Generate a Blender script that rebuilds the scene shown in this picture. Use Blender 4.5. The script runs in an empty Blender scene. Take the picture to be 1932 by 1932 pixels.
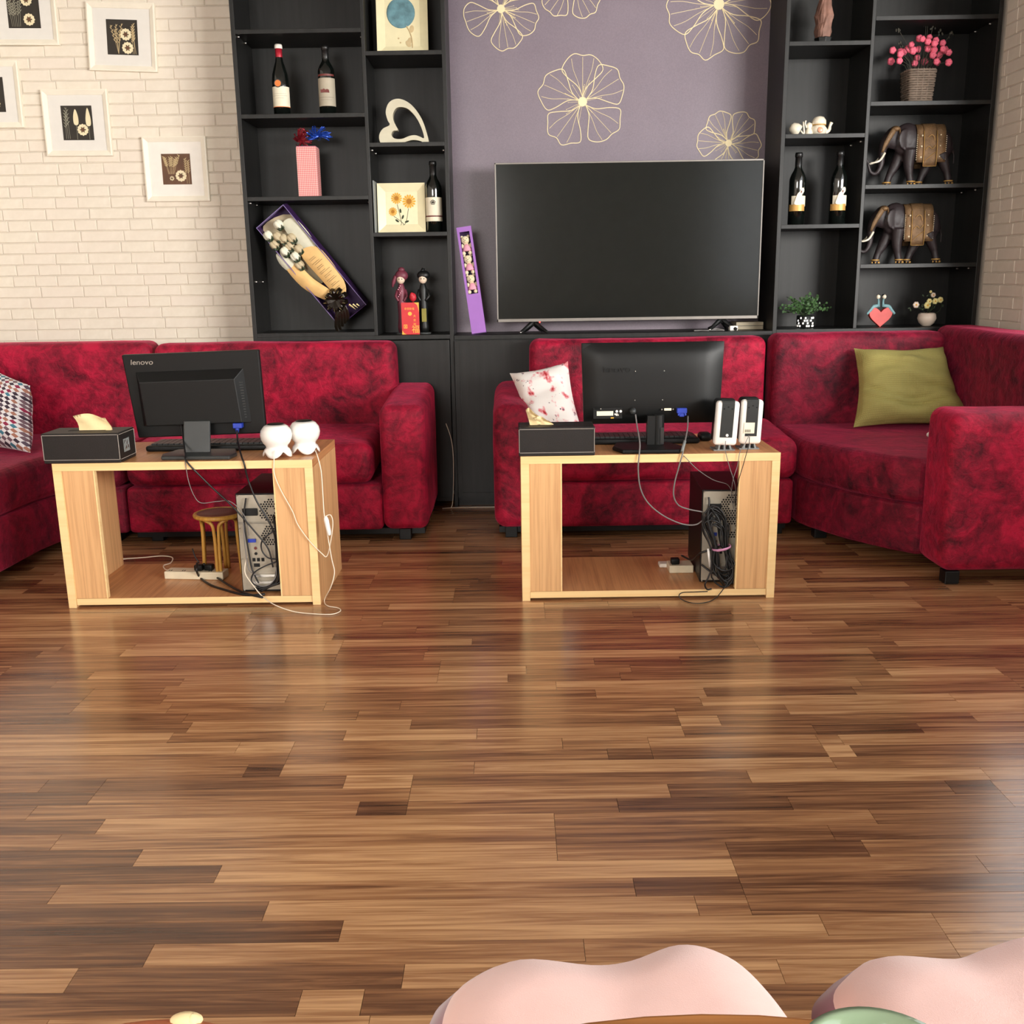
import bpy, math, random
from mathutils import Matrix, Vector, noise as mnoise

# ------------------------------------------------------------------ camera, world, lights, exposure
SC = bpy.context.scene
COL = SC.collection
R = math.radians

def make_camera():
    pitch, roll, yaw = R(13.22), math.atan(121 / 7989.0), R(0.23)
    f = Vector((-math.sin(yaw) * math.cos(pitch), math.cos(yaw) * math.cos(pitch), -math.sin(pitch)))
    r0 = Vector((math.cos(yaw), math.sin(yaw), 0))
    u0 = r0.cross(f)
    c, s = math.cos(roll), math.sin(roll)
    r, u = c * r0 - s * u0, s * r0 + c * u0
    cd = bpy.data.cameras.new('camera')
    cd.sensor_width = 36
    cd.lens = 36 * 1877 / 1932.0
    cd.clip_start = .02
    cam = bpy.data.objects.new('camera', cd)
    m = Matrix.Identity(4)
    for i in range(3):
        m[i][0], m[i][1], m[i][2] = r[i], u[i], -f[i]
    m[2][3] = 1.05
    cam.matrix_world = m
    COL.objects.link(cam)
    SC.camera = cam
make_camera()

def area(name, loc, rot, sx, sy, power, color, spread=180):
    l = bpy.data.lights.new(name, 'AREA')
    l.shape = 'RECTANGLE'; l.size = sx; l.size_y = sy
    l.energy = power; l.color = color; l.spread = R(spread)
    o = bpy.data.objects.new(name, l)
    o.location = loc; o.rotation_euler = rot
    COL.objects.link(o)
    return o

SC.view_settings.view_transform = 'Standard'
SC.view_settings.look = 'None'
SC.view_settings.gamma = 1
SC.view_settings.use_curve_mapping = False
SC.view_settings.exposure = 0.45
wd = bpy.data.worlds.new('world'); SC.world = wd; wd.use_nodes = True
bg = wd.node_tree.nodes['Background']
bg.inputs[0].default_value = (.93, .96, 1, 1); bg.inputs[1].default_value = 3.0
# daylight through the window in the right-hand wall; the window behind the camera is added for fill
# bright overcast sky low outside the long right-hand window, and a dimmer added fill lamp behind the camera on the left
def aim(o, target):
    d = Vector(target) - Vector(o.location); o.rotation_euler = d.to_track_quat('-Z', 'Y').to_euler()
aim(area('window_and_fill_light', (5.2, -2.1, 1.75), (0, 0, 0), 3.4, 1.5, 950, (1.0, .965, .91)), (-.2, 4.6, 1.1))
area('window_and_fill_light', (-1.40, -2.43, 1.75), (R(78), 0, 0), 1.9, 1.1, 80, (1.0, .96, .90))  # fill lamp added to brighten the near floor and fronts

# ------------------------------------------------------------------ materials
def lin(c):
    return tuple(((x / 255.0) / 12.92 if x / 255.0 <= .04045 else ((x / 255.0 + .055) / 1.055) ** 2.4) for x in c)

class NT:
    def __init__(s, name):
        s.m = bpy.data.materials.new(name); s.m.use_nodes = True
        s.t = s.m.node_tree; s.b = s.t.nodes['Principled BSDF']
    def n(s, typ, **kw):
        nd = s.t.nodes.new(typ)
        for k, v in kw.items():
            if k.startswith('i_'): nd.inputs[int(k[2:])].default_value = v
            else: setattr(nd, k, v)
        return nd
    def l(s, a, b): s.t.links.new(a, b)
    def geo(s, scale=(1, 1, 1), src='Object'):
        tc = s.n('ShaderNodeTexCoord'); mp = s.n('ShaderNodeMapping')
        mp.inputs['Scale'].default_value = scale
        s.l(tc.outputs[src], mp.inputs['Vector'])
        return mp.outputs[0]
    def noise(s, vec, scale, detail=3, rough=.5, dist=0):
        nd = s.n('ShaderNodeTexNoise'); nd.inputs['Scale'].default_value = scale
        nd.inputs['Detail'].default_value = detail; nd.inputs['Roughness'].default_value = rough
        nd.inputs['Distortion'].default_value = dist
        if vec is not None: s.l(vec, nd.inputs['Vector'])
        return nd.outputs['Fac']
    def ramp(s, fac, stops, interp='LINEAR'):
        nd = s.n('ShaderNodeValToRGB'); cr = nd.color_ramp; cr.interpolation = interp
        while len(cr.elements) < len(stops): cr.elements.new(.5)
        for e, (p, c) in zip(cr.elements, stops):
            e.position = p; e.color = tuple(c) + (1,) if len(c) == 3 else c
        s.l(fac, nd.inputs[0]); return nd.outputs[0]
    def bump(s, h, strength=.3, dist=.002):
        nd = s.n('ShaderNodeBump'); nd.inputs['Strength'].default_value = strength
        nd.inputs['Distance'].default_value = dist
        s.l(h, nd.inputs['Height']); s.l(nd.outputs[0], s.b.inputs['Normal'])
    def mix(s, fac, a, b, mode='MIX'):
        nd = s.n('ShaderNodeMix', data_type='RGBA', blend_type=mode)
        for k, v in ((0, fac), (6, a), (7, b)):
            if hasattr(v, 'links'): s.l(v, nd.inputs[k])
            else: nd.inputs[k].default_value = v if k == 0 else tuple(v) + (1,)
        return nd.outputs[2]
    def math(s, op, a, b=None):
        nd = s.n('ShaderNodeMath', operation=op)
        for k, v in ((0, a), (1, b)):
            if v is None: continue
            if hasattr(v, 'links'): s.l(v, nd.inputs[k])
            else: nd.inputs[k].default_value = v
        return nd.outputs[0]

def flat(name, rgb, rough=.5, metal=0, spec=.5, vary=.06, sheen=0, coat=0, bump=0, bscale=60, emit=0):
    """plain procedural surface: faint mottling in tone and roughness"""
    k = NT(name); c = lin(rgb)
    nz = k.noise(k.geo(), 25, 3)
    k.l(k.ramp(nz, [(.3, tuple(x * (1 - vary) for x in c)), (.7, tuple(min(1, x * (1 + vary)) for x in c))]), k.b.inputs['Base Color'])
    k.b.inputs['Roughness'].default_value = rough
    k.b.inputs['Metallic'].default_value = metal
    k.b.inputs['Specular IOR Level'].default_value = spec
    if sheen: k.b.inputs['Sheen Weight'].default_value = sheen
    if coat: k.b.inputs['Coat Weight'].default_value = coat; k.b.inputs['Coat Roughness'].default_value = .1
    if bump: k.bump(k.noise(k.geo(), bscale, 4), bump, .002)
    if emit:
        k.b.inputs['Emission Color'].default_value = c + (1,); k.b.inputs['Emission Strength'].default_value = emit
    return k.m

def velvet(name, seed, dark, light):
    k = NT(name)
    g = k.geo(); mp = g.node; mp.inputs['Location'].default_value = (seed, seed * 2, 0)
    big = k.noise(g, 5.5, 5, .62, 1.2)
    crush = k.noise(g, 30, 5, .72, .5)
    f = k.math('ADD', k.math('MULTIPLY', big, .62), k.math('MULTIPLY', crush, .38))
    k.l(k.ramp(f, [(.36, lin(dark)), (.50, tuple((a + b) / 2 for a, b in zip(lin(dark), lin(light)))), (.60, lin(light))]), k.b.inputs['Base Color'])
    k.b.inputs['Roughness'].default_value = .62
    k.b.inputs['Specular IOR Level'].default_value = .25
    k.b.inputs['Sheen Weight'].default_value = .40
    k.b.inputs['Sheen Roughness'].default_value = .35
    k.b.inputs['Sheen Tint'].default_value = (1, .12, .25, 1)
    k.bump(k.math('ADD', crush, k.math('MULTIPLY', big, .8)), .55, .012)
    return k.m

def wood(name, base, dark, along='Z', rough=.42, scale=1.0):
    k = NT(name)
    sc = {'Z': (60, 60, 1.6), 'X': (1.6, 60, 60), 'Y': (60, 1.6, 60)}[along]
    g = k.geo(tuple(x * scale for x in sc))
    n1 = k.noise(g, 1.0, 5, .6, .3); n2 = k.noise(g, 4.0, 3, .5)
    f = k.math('ADD', k.math('MULTIPLY', n1, .7), k.math('MULTIPLY', n2, .3))
    k.l(k.ramp(f, [(.33, lin(dark)), (.55, lin(base)), (.75, tuple(min(1, x * 1.08) for x in lin(base)))]), k.b.inputs['Base Color'])
    k.b.inputs['Roughness'].default_value = rough
    k.bump(f, .08, .001)
    return k.m

def floor_material():
    k = NT('laminate_strip')
    at = k.n('ShaderNodeAttribute', attribute_name='tone')
    sep = k.n('ShaderNodeSeparateColor'); k.l(at.outputs['Color'], sep.inputs[0])
    tc = k.n('ShaderNodeTexCoord')
    off = k.n('ShaderNodeCombineXYZ')
    k.l(k.math('MULTIPLY', sep.outputs[1], 37.0), off.inputs[0]); k.l(k.math('MULTIPLY', sep.outputs[1], 91.0), off.inputs[1])
    ad = k.n('ShaderNodeVectorMath', operation='ADD'); k.l(tc.outputs['Object'], ad.inputs[0]); k.l(off.outputs[0], ad.inputs[1])
    mp = k.n('ShaderNodeMapping'); mp.inputs['Scale'].default_value = (.9, 24, 1); k.l(ad.outputs[0], mp.inputs['Vector'])
    fine = k.n('ShaderNodeMapping'); fine.inputs['Scale'].default_value = (5, 230, 1); k.l(ad.outputs[0], fine.inputs['Vector'])
    n1 = k.noise(mp.outputs[0], 2.0, 5, .6, 1.3)
    n2 = k.noise(fine.outputs[0], 1.0, 3, .6)
    g = k.math('ADD', k.math('MULTIPLY', k.math('SUBTRACT', n1, .5), 1.45), k.math('MULTIPLY', k.math('SUBTRACT', n2, .5), .55))
    f = k.math('ADD', sep.outputs[0], g)
    k.l(k.ramp(f, [(.0, lin((74, 46, 32))), (.3, lin((114, 76, 51))), (.6, lin((160, 113, 76))), (1.0, lin((210, 163, 116)))]), k.b.inputs['Base Color'])
    k.l(k.ramp(n1, [(.2, (.17,) * 3), (.8, (.25,) * 3)]), k.b.inputs['Roughness'])
    k.b.inputs['Specular IOR Level'].default_value = .8
    k.bump(n2, .05, .0006)
    return k.m

def brick_material():
    k = NT('painted_brick')
    oi = k.n('ShaderNodeObjectInfo')
    nz = k.noise(k.geo(), 30, 4)
    c = k.ramp(nz, [(.3, lin((226, 216, 198))), (.7, lin((234, 225, 208)))])
    k.l(k.mix(k.math('MULTIPLY', oi.outputs['Random'], .5), c, lin((230, 217, 203))), k.b.inputs['Base Color'])
    k.b.inputs['Roughness'].default_value = .72
    k.bump(nz, .15, .002)
    return k.m

def black_laminate():
    k = NT('black_laminate')
    g = k.geo((3, 3, 40))
    n1 = k.noise(k.geo((30, 30, 2)), 1.5, 4)
    k.l(k.ramp(n1, [(.3, lin((24, 24, 23))), (.7, lin((35, 35, 34)))]), k.b.inputs['Base Color'])
    k.b.inputs['Roughness'].default_value = .42
    k.b.inputs['Specular IOR Level'].default_value = .3
    k.bump(n1, .08, .001)
    return k.m

def wallpaper_material():
    k = NT('purple_wallpaper')
    n1 = k.noise(k.geo((1, 1, 1)), 180, 3); n2 = k.noise(k.geo(), 3, 3)
    f = k.math('ADD', k.math('MULTIPLY', n1, .5), k.math('MULTIPLY', n2, .5))
    k.l(k.ramp(f, [(.35, lin((118, 106, 117))), (.65, lin((130, 118, 128)))]), k.b.inputs['Base Color'])
    k.b.inputs['Roughness'].default_value = .38
    k.bump(n1, .12, .001)
    return k.m

def diamond_cloth():
    k = NT('diamond_print_cloth')
    tc = k.n('ShaderNodeTexCoord'); mp = k.n('ShaderNodeMapping')
    mp.inputs['Rotation'].default_value = (0, 0, R(45)); mp.inputs['Scale'].default_value = (23, 23, 1)
    k.l(tc.outputs['UV'], mp.inputs['Vector'])
    fl = k.n('ShaderNodeVectorMath', operation='FLOOR'); k.l(mp.outputs[0], fl.inputs[0])
    wn = k.n('ShaderNodeTexWhiteNoise', noise_dimensions='2D'); k.l(fl.outputs[0], wn.inputs['Vector'])
    ck = k.n('ShaderNodeTexChecker'); ck.inputs['Scale'].default_value = 1; k.l(mp.outputs[0], ck.inputs['Vector'])
    hue = k.ramp(wn.outputs['Value'], [(0, lin((60, 45, 60))), (.25, lin((120, 95, 105))), (.45, lin((70, 130, 150))), (.6, lin((175, 120, 100))), (.75, lin((150, 40, 75))), (.88, lin((90, 75, 90)))], 'CONSTANT')
    k.l(k.mix(ck.outputs['Fac'], lin((238, 235, 236)), hue), k.b.inputs['Base Color'])
    k.b.inputs['Roughness'].default_value = .8
    return k.m

def floral_cloth():
    k = NT('floral_print_cloth')
    tc = k.n('ShaderNodeTexCoord')
    nz = k.n('ShaderNodeTexNoise'); nz.inputs['Scale'].default_value = 5.5; nz.inputs['Detail'].default_value = 4; k.l(tc.outputs['UV'], nz.inputs['Vector'])
    n2 = k.n('ShaderNodeTexNoise'); n2.inputs['Scale'].default_value = 9; n2.inputs['Detail'].default_value = 3
    mp = k.n('ShaderNodeMapping'); mp.inputs['Location'].default_value = (7, 3, 2); k.l(tc.outputs['UV'], mp.inputs[0]); k.l(mp.outputs[0], n2.inputs['Vector'])
    c1 = k.ramp(nz.outputs['Fac'], [(.0, lin((247, 240, 234))), (.55, lin((247, 240, 234))), (.60, lin((236, 178, 180))), (.66, lin((205, 62, 70))), (.70, lin((150, 40, 50)))])
    c2 = k.ramp(n2.outputs['Fac'], [(.0, (0, 0, 0)), (.66, (0, 0, 0)), (.69, (1, 1, 1))])
    k.l(k.mix(c2, c1, lin((118, 92, 104))), k.b.inputs['Base Color'])
    k.b.inputs['Roughness'].default_value = .8
    return k.m

def ribbed_cloth(name, rgb):
    k = NT(name); c = lin(rgb)
    tc = k.n('ShaderNodeTexCoord')
    w = k.n('ShaderNodeTexWave', bands_direction='X'); w.inputs['Scale'].default_value = 22; w.inputs['Distortion'].default_value = .3
    w2 = k.n('ShaderNodeTexWave', bands_direction='Y'); w2.inputs['Scale'].default_value = 14; w2.inputs['Distortion'].default_value = .3
    k.l(tc.outputs['UV'], w.inputs['Vector']); k.l(tc.outputs['UV'], w2.inputs['Vector'])
    f = k.math('MULTIPLY', w.outputs['Fac'], w2.outputs['Fac'])
    k.l(k.ramp(f, [(0, tuple(x * .8 for x in c)), (.8, c)]), k.b.inputs['Base Color'])
    k.b.inputs['Roughness'].default_value = .85
    k.bump(f, .5, .003)
    return k.m

def gingham():
    k = NT('pink_gingham_paper')
    g = k.geo(); sp = k.n('ShaderNodeSeparateXYZ'); k.l(g, sp.inputs[0])
    def stripe(s):
        m = k.math('FRACT', k.math('MULTIPLY', s, 125.0)); return k.math('GREATER_THAN', m, .5)
    a = stripe(k.math('ADD', sp.outputs[0], sp.outputs[1])); b = stripe(sp.outputs[2])
    f = k.math('MULTIPLY', k.math('ADD', a, b), .5)
    k.l(k.ramp(f, [(0, lin((246, 205, 196))), (.5, lin((236, 150, 146))), (1, lin((214, 96, 100)))]), k.b.inputs['Base Color'])
    k.b.inputs['Roughness'].default_value = .5
    return k.m

def glass_mat(name, rgb=(235, 240, 245), alpha=.18):
    k = NT(name)
    k.b.inputs['Base Color'].default_value = lin(rgb) + (1,)
    k.b.inputs['Roughness'].default_value = .05
    nz = k.noise(k.geo(), 8, 2)
    k.l(k.ramp(nz, [(0, (alpha * .8,) * 3), (1, (alpha * 1.2,) * 3)]), k.b.inputs['Alpha'])
    return k.m

M = dict(
    floor=floor_material(), brick=brick_material(), black=black_laminate(), wallpaper=wallpaper_material(),
    mortar=flat('grey_joint', (206, 196, 182), .9), plaster=flat('white_plaster', (226, 220, 210), .8), ceiling=flat('grey_ceiling', (168, 162, 154), .8),
    vel=velvet('crushed_red_velvet', 0, (74, 10, 26), (186, 24, 60)),
    vel_shade=velvet('crushed_red_velvet_painted_shade', 7, (60, 12, 26), (150, 24, 54)),  # darker copy of the velvet: corner sofa shade put into the colour
    oak=wood('oak_laminate_upright', (220, 172, 120), (194, 144, 96), 'Z'),
    oakx=wood('oak_laminate_lying', (206, 148, 98), (176, 120, 76), 'Y', .35),
    edge=wood('pale_edge_banding', (246, 212, 154), (238, 198, 136), 'X', .45, .5),
    plastic=flat('matt_black_plastic', (16, 17, 17), .45, spec=.3, vary=.05),
    plastic2=flat('dark_grey_plastic', (48, 50, 50), .4, spec=.45),
    gloss=flat('glossy_black', (12, 12, 12), .12, spec=.5, coat=.4),
    screen=flat('television_glass', (26, 28, 26), .16, spec=.3),
    silver=flat('brushed_silver', (200, 198, 192), .3, 1), bezel=flat('grey_metal_bezel', (132, 127, 121), .4, .5), pewter=flat('satin_pewter', (186, 180, 158), .42, .35),
    white=flat('glossy_white_plastic', (244, 240, 234), .22, coat=.5, vary=.02),
    whitem=flat('matt_white', (238, 232, 222), .55, vary=.03),
    ivory=flat('ivory_plastic', (226, 214, 186), .4),
    frame=flat('cream_white_frame', (240, 232, 214), .4, vary=.03),
    matb=flat('mount_board', (226, 222, 214), .75, vary=.02),
    darkprint=flat('dark_print_ground', (42, 36, 28), .6, vary=.2),
    brownprint=flat('brown_print_ground', (98, 66, 44), .6, vary=.2),
    petalcream=flat('cream_petal', (232, 218, 180), .7), wheat=flat('dried_wheat', (198, 176, 134), .8), greywheat=flat('grey_dried_grass', (150, 146, 128), .8),
    leather=flat('black_leatherette', (32, 28, 26), .52, spec=.3, bump=.3, bscale=400), stitch=flat('pale_stitching', (170, 160, 150), .6),
    tissue=flat('cream_tissue', (232, 208, 158), .85, vary=.04), metalg=flat('grey_case_metal', (172, 164, 148), .45, .35, vary=.1),
    hole=flat('dark_hole', (14, 14, 14), .8), cable=flat('black_cable', (22, 22, 23), .4), cableg=flat('grey_cable', (120, 116, 114), .4), cablew=flat('white_cable', (240, 226, 204), .45, vary=.02),
    blue=flat('blue_connector', (38, 62, 170), .4), pinktie=flat('pink_tie', (214, 150, 190), .6),
    rattan=wood('yellow_cane', (206, 156, 72), (176, 122, 48), 'Z', .4), stoolseat=flat('dark_red_brown_seat', (108, 62, 52), .5, vary=.15),
    bottle=flat('dark_bottle_glass', (12, 16, 14), .07, spec=.7, coat=.6), foilr=flat('red_foil', (176, 34, 52), .3, .3), foilb=flat('black_foil', (24, 24, 24), .35),
    label=flat('cream_label', (232, 224, 200), .6), labelg=flat('grey_beige_label', (176, 166, 146), .6), orange=flat('orange_seal', (226, 120, 48), .5), maroon=flat('maroon_band', (110, 48, 42), .5), ink=flat('dark_ink', (56, 52, 50), .6), gold=flat('gold_print', (206, 160, 88), .45, .3),
    pink=flat('pink_upholstery', (247, 202, 193), .75, sheen=.5, vary=.03, bump=.2, bscale=900), mauve=flat('mauve_piping', (150, 98, 112), .7, sheen=.4),
    redenv=flat('red_envelope_paper', (208, 38, 44), .45), goldink=flat('yellow_gold_ink', (250, 180, 60), .4), purple=flat('purple_card', (158, 104, 186), .55, vary=.03), purpled=flat('dark_purple_card', (60, 28, 82), .6), purplel=flat('pale_purple_card', (134, 118, 170), .55),
    fur=flat('cream_fur', (238, 222, 184), .9, sheen=.5, bump=.5, bscale=300), pinkfur=flat('pink_tulle', (232, 164, 184), .9), green=flat('dark_green_leaf', (66, 100, 56), .55, vary=.35), sepal=flat('sepal_green', (44, 58, 34), .6),
    rosew=flat('white_rose_petal', (232, 230, 208), .6), rosec=flat('dusty_cream_petal', (196, 180, 146), .6), paperw=flat('pale_tissue_wrap', (214, 212, 190), .7), paperk=flat('newsprint_wrap', (232, 190, 124), .7, vary=.08), ribbon=flat('black_gold_ribbon', (34, 26, 18), .2, .5, coat=.5), goldtip=flat('gold_ribbon_edge', (226, 206, 150), .25, .8),
    eleph=flat('dark_brown_resin', (46, 37, 39), .5, vary=.2), egold=flat('antique_gold', (122, 94, 64), .5, .35, vary=.35, bump=.8, bscale=250), pearl=flat('pearl_bead', (240, 228, 196), .2),
    wicker=flat('grey_wicker', (128, 112, 98), .8, vary=.25), pinkfl=flat('pink_blossom', (232, 104, 128), .6, vary=.15), stemd=flat('dark_stem', (64, 62, 52), .7),
    porc=flat('white_porcelain', (236, 226, 204), .15, coat=.5, vary=.02), peach=flat('peach_glaze', (236, 160, 128), .25), heartred=flat('coral_red_paint', (206, 74, 70), .5, vary=.1), teal=flat('pale_teal_paint', (118, 158, 164), .5),
    potw=flat('cream_ceramic', (226, 208, 190), .35), yell=flat('pale_yellow_petal', (232, 220, 150), .6), sunfl=flat('yellow_petal', (226, 168, 46), .6, vary=.12), sunfc=flat('ochre_centre', (176, 116, 30), .7), bluefl=flat('blue_grey_hydrangea', (98, 138, 148), .7, vary=.35, bump=.8, bscale=120), dish=flat('cream_glazed_dish', (232, 222, 182), .25, coat=.3, vary=.03),
    rock=flat('red_brown_stone', (132, 96, 82), .7, vary=.3, bump=.9, bscale=30), skin=flat('pale_face', (232, 210, 186), .5), maroonhair=flat('maroon_hair', (118, 52, 68), .5, vary=.2), blackcl=flat('black_figure_cloth', (16, 18, 18), .45), redrose=flat('red_rose', (196, 40, 54), .5), olive=flat('olive_gold_cloth', (142, 132, 50), .5), clear=glass_mat('clear_plastic', (200, 205, 205), .12), pane=glass_mat('window_glass', (220, 232, 240), .25),
    redtin=flat('red_tinsel', (128, 26, 38), .3, .4), bluetin=flat('blue_tinsel', (30, 70, 170), .25, .4),
    cushg=ribbed_cloth('olive_ribbed_cotton', (176, 165, 94)), cushd=diamond_cloth(), cushf=floral_cloth(), gingham=gingham(),
    tabletop=wood('glossy_brown_table', (170, 112, 62), (88, 54, 30), 'X', .25, .6), celadon=flat('celadon_glaze', (130, 150, 122), .12, coat=.6, vary=.05), brownseat=flat('orange_brown_leather', (186, 104, 64), .4), petalline=flat('cream_flower_line', (236, 220, 178), .6, vary=.02), redled=flat('red_led', (255, 60, 50), .4, emit=4), steel=flat('dark_steel', (80, 80, 80), .35, .9), grey=flat('mid_grey', (128, 132, 130), .5), book=flat('tan_box_card', (168, 156, 132), .6),
)

# ------------------------------------------------------------------ mesh builder and object helpers (metres, world axes)
WM = {}
class MB:
    def __init__(s): s.v = []; s.f = []; s.uv = None; s.M = Matrix.Identity(4); s.tone = []
    def add(s, vs, fs):
        o = len(s.v); s.v += [s.M @ Vector(v) for v in vs]; s.f += [tuple(i + o for i in f) for f in fs]; return s
    def box(s, x0, x1, y0, y1, z0, z1, ch=0):
        vs = [(x, y, z) for x in (x0, x1) for y in (y0, y1) for z in (z0, z1)]
        return s.add(vs, [(0, 1, 3, 2), (4, 6, 7, 5), (0, 4, 5, 1), (2, 3, 7, 6), (0, 2, 6, 4), (1, 5, 7, 3)])
    def rbox(s, x0, x1, y0, y1, z0, z1, r, seg=4, fn=None, cuts=0):
        import bmesh
        bm = bmesh.new(); bmesh.ops.create_cube(bm, size=1)
        for v in bm.verts: v.co = Vector(((x0 + x1) / 2 + v.co.x * (x1 - x0), (y0 + y1) / 2 + v.co.y * (y1 - y0), (z0 + z1) / 2 + v.co.z * (z1 - z0)))
        bmesh.ops.bevel(bm, geom=list(bm.edges), offset=r, segments=seg, profile=.5, affect='EDGES')
        if cuts: bmesh.ops.subdivide_edges(bm, edges=[e for e in bm.edges if e.calc_length() > .12], cuts=cuts, use_grid_fill=True)
        bm.verts.index_update()
        vs = [fn(v.co.copy()) if fn else v.co.copy() for v in bm.verts]
        fs = [tuple(v.index for v in f.verts) for f in bm.faces]; bm.free()
        return s.add(vs, fs)
    def prism(s, poly, y0, y1, axes='xz'):
        """polygon in the plane named by axes, extruded along the third axis"""
        n = len(poly)
        def P(a, b, c): return {'xz': (a, c, b), 'xy': (a, b, c), 'yz': (c, a, b)}[axes]
        vs = [P(a, b, y0) for a, b in poly] + [P(a, b, y1) for a, b in poly]
        return s.add(vs, [tuple(range(n)), tuple(range(2 * n - 1, n - 1, -1))] + [(i, i + n, (i + 1) % n + n, (i + 1) % n) for i in range(n)])
    def ring(s, outer, inner, y0, y1):
        n = len(outer)
        vs = [(a, y0, b) for a, b in outer] + [(a, y0, b) for a, b in inner] + [(a, y1, b) for a, b in outer] + [(a, y1, b) for a, b in inner]
        fs = []
        for i in range(n):
            j = (i + 1) % n
            fs += [(i, j, n + j, n + i), (2 * n + j, 2 * n + i, 3 * n + i, 3 * n + j), (j, i, 2 * n + i, 2 * n + j), (n + i, n + j, 3 * n + j, 3 * n + i)]
        return s.add(vs, fs)
    def tube(s, pts, r, n=8, closed=False, smooth=0, flat=1.0):
        pts = [Vector(p) for p in pts]
        rs = list(r) if hasattr(r, '__len__') else [r] * len(pts)
        if smooth:
            q = []; rr = []
            N = len(pts)
            for i in range(N - 1):
                a, b, c, d = pts[max(i - 1, 0)], pts[i], pts[i + 1], pts[min(i + 2, N - 1)]
                for k in range(smooth):
                    t = k / smooth
                    q.append(.5 * ((2 * b) + (c - a) * t + (2 * a - 5 * b + 4 * c - d) * t * t + (3 * b - a - 3 * c + d) * t ** 3)); rr.append(rs[i] * (1 - t) + rs[i + 1] * t)
            q.append(pts[-1]); rr.append(rs[-1]); pts, rs = q, rr
        N = len(pts); vs = []; prev = None
        for i, p in enumerate(pts):
            d = (pts[(i + 1) % N] - pts[i - 1]) if closed else (pts[min(i + 1, N - 1)] - pts[max(i - 1, 0)])
            if d.length < 1e-9: d = Vector((0, 0, 1))
            d.normalize()
            if prev is None:
                up = Vector((0, 1, 0)) if abs(d.y) < .9 else Vector((1, 0, 0)); a = (up - d * up.dot(d)).normalized()
            else:
                a = prev - d * prev.dot(d)
                a = a.normalized() if a.length > 1e-6 else prev
            prev = a; b = d.cross(a)
            for k in range(n):
                t = 2 * math.pi * k / n
                vs.append(p + a * (math.cos(t) * rs[i] * flat) + b * (math.sin(t) * rs[i]))
        fs = []
        for i in range(N if closed else N - 1):
            j = (i + 1) % N
            for k in range(n): fs.append((i * n + k, i * n + (k + 1) % n, j * n + (k + 1) % n, j * n + k))
        if not closed: fs += [tuple(range(n - 1, -1, -1)), tuple(range((N - 1) * n, N * n))]
        return s.add(vs, fs)
    def lathe(s, prof, c=(0, 0, 0), n=24, fn=None, cap=True):
        vs = []
        for r, z in prof:
            for k in range(n):
                t = 2 * math.pi * k / n; p = Vector((c[0] + r * math.cos(t), c[1] + r * math.sin(t), c[2] + z))
                vs.append(fn(p, t, r, z) if fn else p)
        fs = [(i * n + k, i * n + (k + 1) % n, (i + 1) * n + (k + 1) % n, (i + 1) * n + k) for i in range(len(prof) - 1) for k in range(n)]
        if cap: fs += [tuple(range(n - 1, -1, -1)), tuple(range((len(prof) - 1) * n, len(prof) * n))]
        return s.add(vs, fs)
    def ell(s, c, rad, n=12, m=8, rot=None):
        if not hasattr(rad, '__len__'): rad = (rad,) * 3
        vs = []; Q = rot if rot is not None else Matrix.Identity(3)
        for i in range(m + 1):
            a = math.pi * i / m
            for k in range(n):
                t = 2 * math.pi * k / n
                vs.append(Vector(c) + Q @ Vector((rad[0] * math.sin(a) * math.cos(t), rad[1] * math.sin(a) * math.sin(t), rad[2] * math.cos(a))))
        fs = []
        for i in range(m):
            for k in range(n):
                A, B, C, D = i * n + k, i * n + (k + 1) % n, (i + 1) * n + (k + 1) % n, (i + 1) * n + k
                fs.append((D, C, B, A))
        return s.add(vs, fs)
    def build(s, name, mat, parent=None, smooth=False, bevel=0, seg=2, base=None, kind=None, remesh=0, subsurf=0, merge=False):
        me = bpy.data.meshes.new(name)
        if parent is not None: inv = WM[parent.name].inverted(); W = WM[parent.name]
        else:
            if base is None:
                xs = [v.x for v in s.v]; ys = [v.y for v in s.v]; zs = [v.z for v in s.v]
                base = ((min(xs) + max(xs)) / 2, (min(ys) + max(ys)) / 2, min(zs))
            W = Matrix.Translation(Vector(base)); inv = W.inverted()
        me.from_pydata([inv @ v for v in s.v], [], s.f)
        if s.uv:
            l = me.uv_layers.new(name='UVMap')
            for lp in me.loops: l.data[lp.index].uv = s.uv[lp.vertex_index]
        if s.tone:
            ca = me.color_attributes.new('tone', 'FLOAT_COLOR', 'POINT')
            for i, c in enumerate(s.tone): ca.data[i].color = c
        import bmesh
        bm = bmesh.new(); bm.from_mesh(me)
        if merge: bmesh.ops.remove_doubles(bm, verts=bm.verts, dist=1e-5)
        bmesh.ops.recalc_face_normals(bm, faces=bm.faces); bm.to_mesh(me); bm.free()
        if smooth: me.polygons.foreach_set('use_smooth', [True] * len(me.polygons))
        me.materials.append(M[mat] if isinstance(mat, str) else mat)
        o = bpy.data.objects.new(name, me); COL.objects.link(o)
        if parent is not None: o.parent = parent
        else: o.location = base
        WM[o.name] = W
        if remesh:
            r = o.modifiers.new('remesh', 'REMESH'); r.mode = 'VOXEL'; r.voxel_size = remesh; r.use_smooth_shade = True
            sm = o.modifiers.new('smooth', 'SMOOTH'); sm.iterations = 4
        if bevel:
            b = o.modifiers.new('bevel', 'BEVEL'); b.width = bevel; b.segments = seg; b.limit_method = 'ANGLE'; b.angle_limit = R(40)
            b.harden_normals = False
        if subsurf: b = o.modifiers.new('sub', 'SUBSURF'); b.levels = b.render_levels = subsurf
        if kind: o['kind'] = kind
        return o

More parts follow.
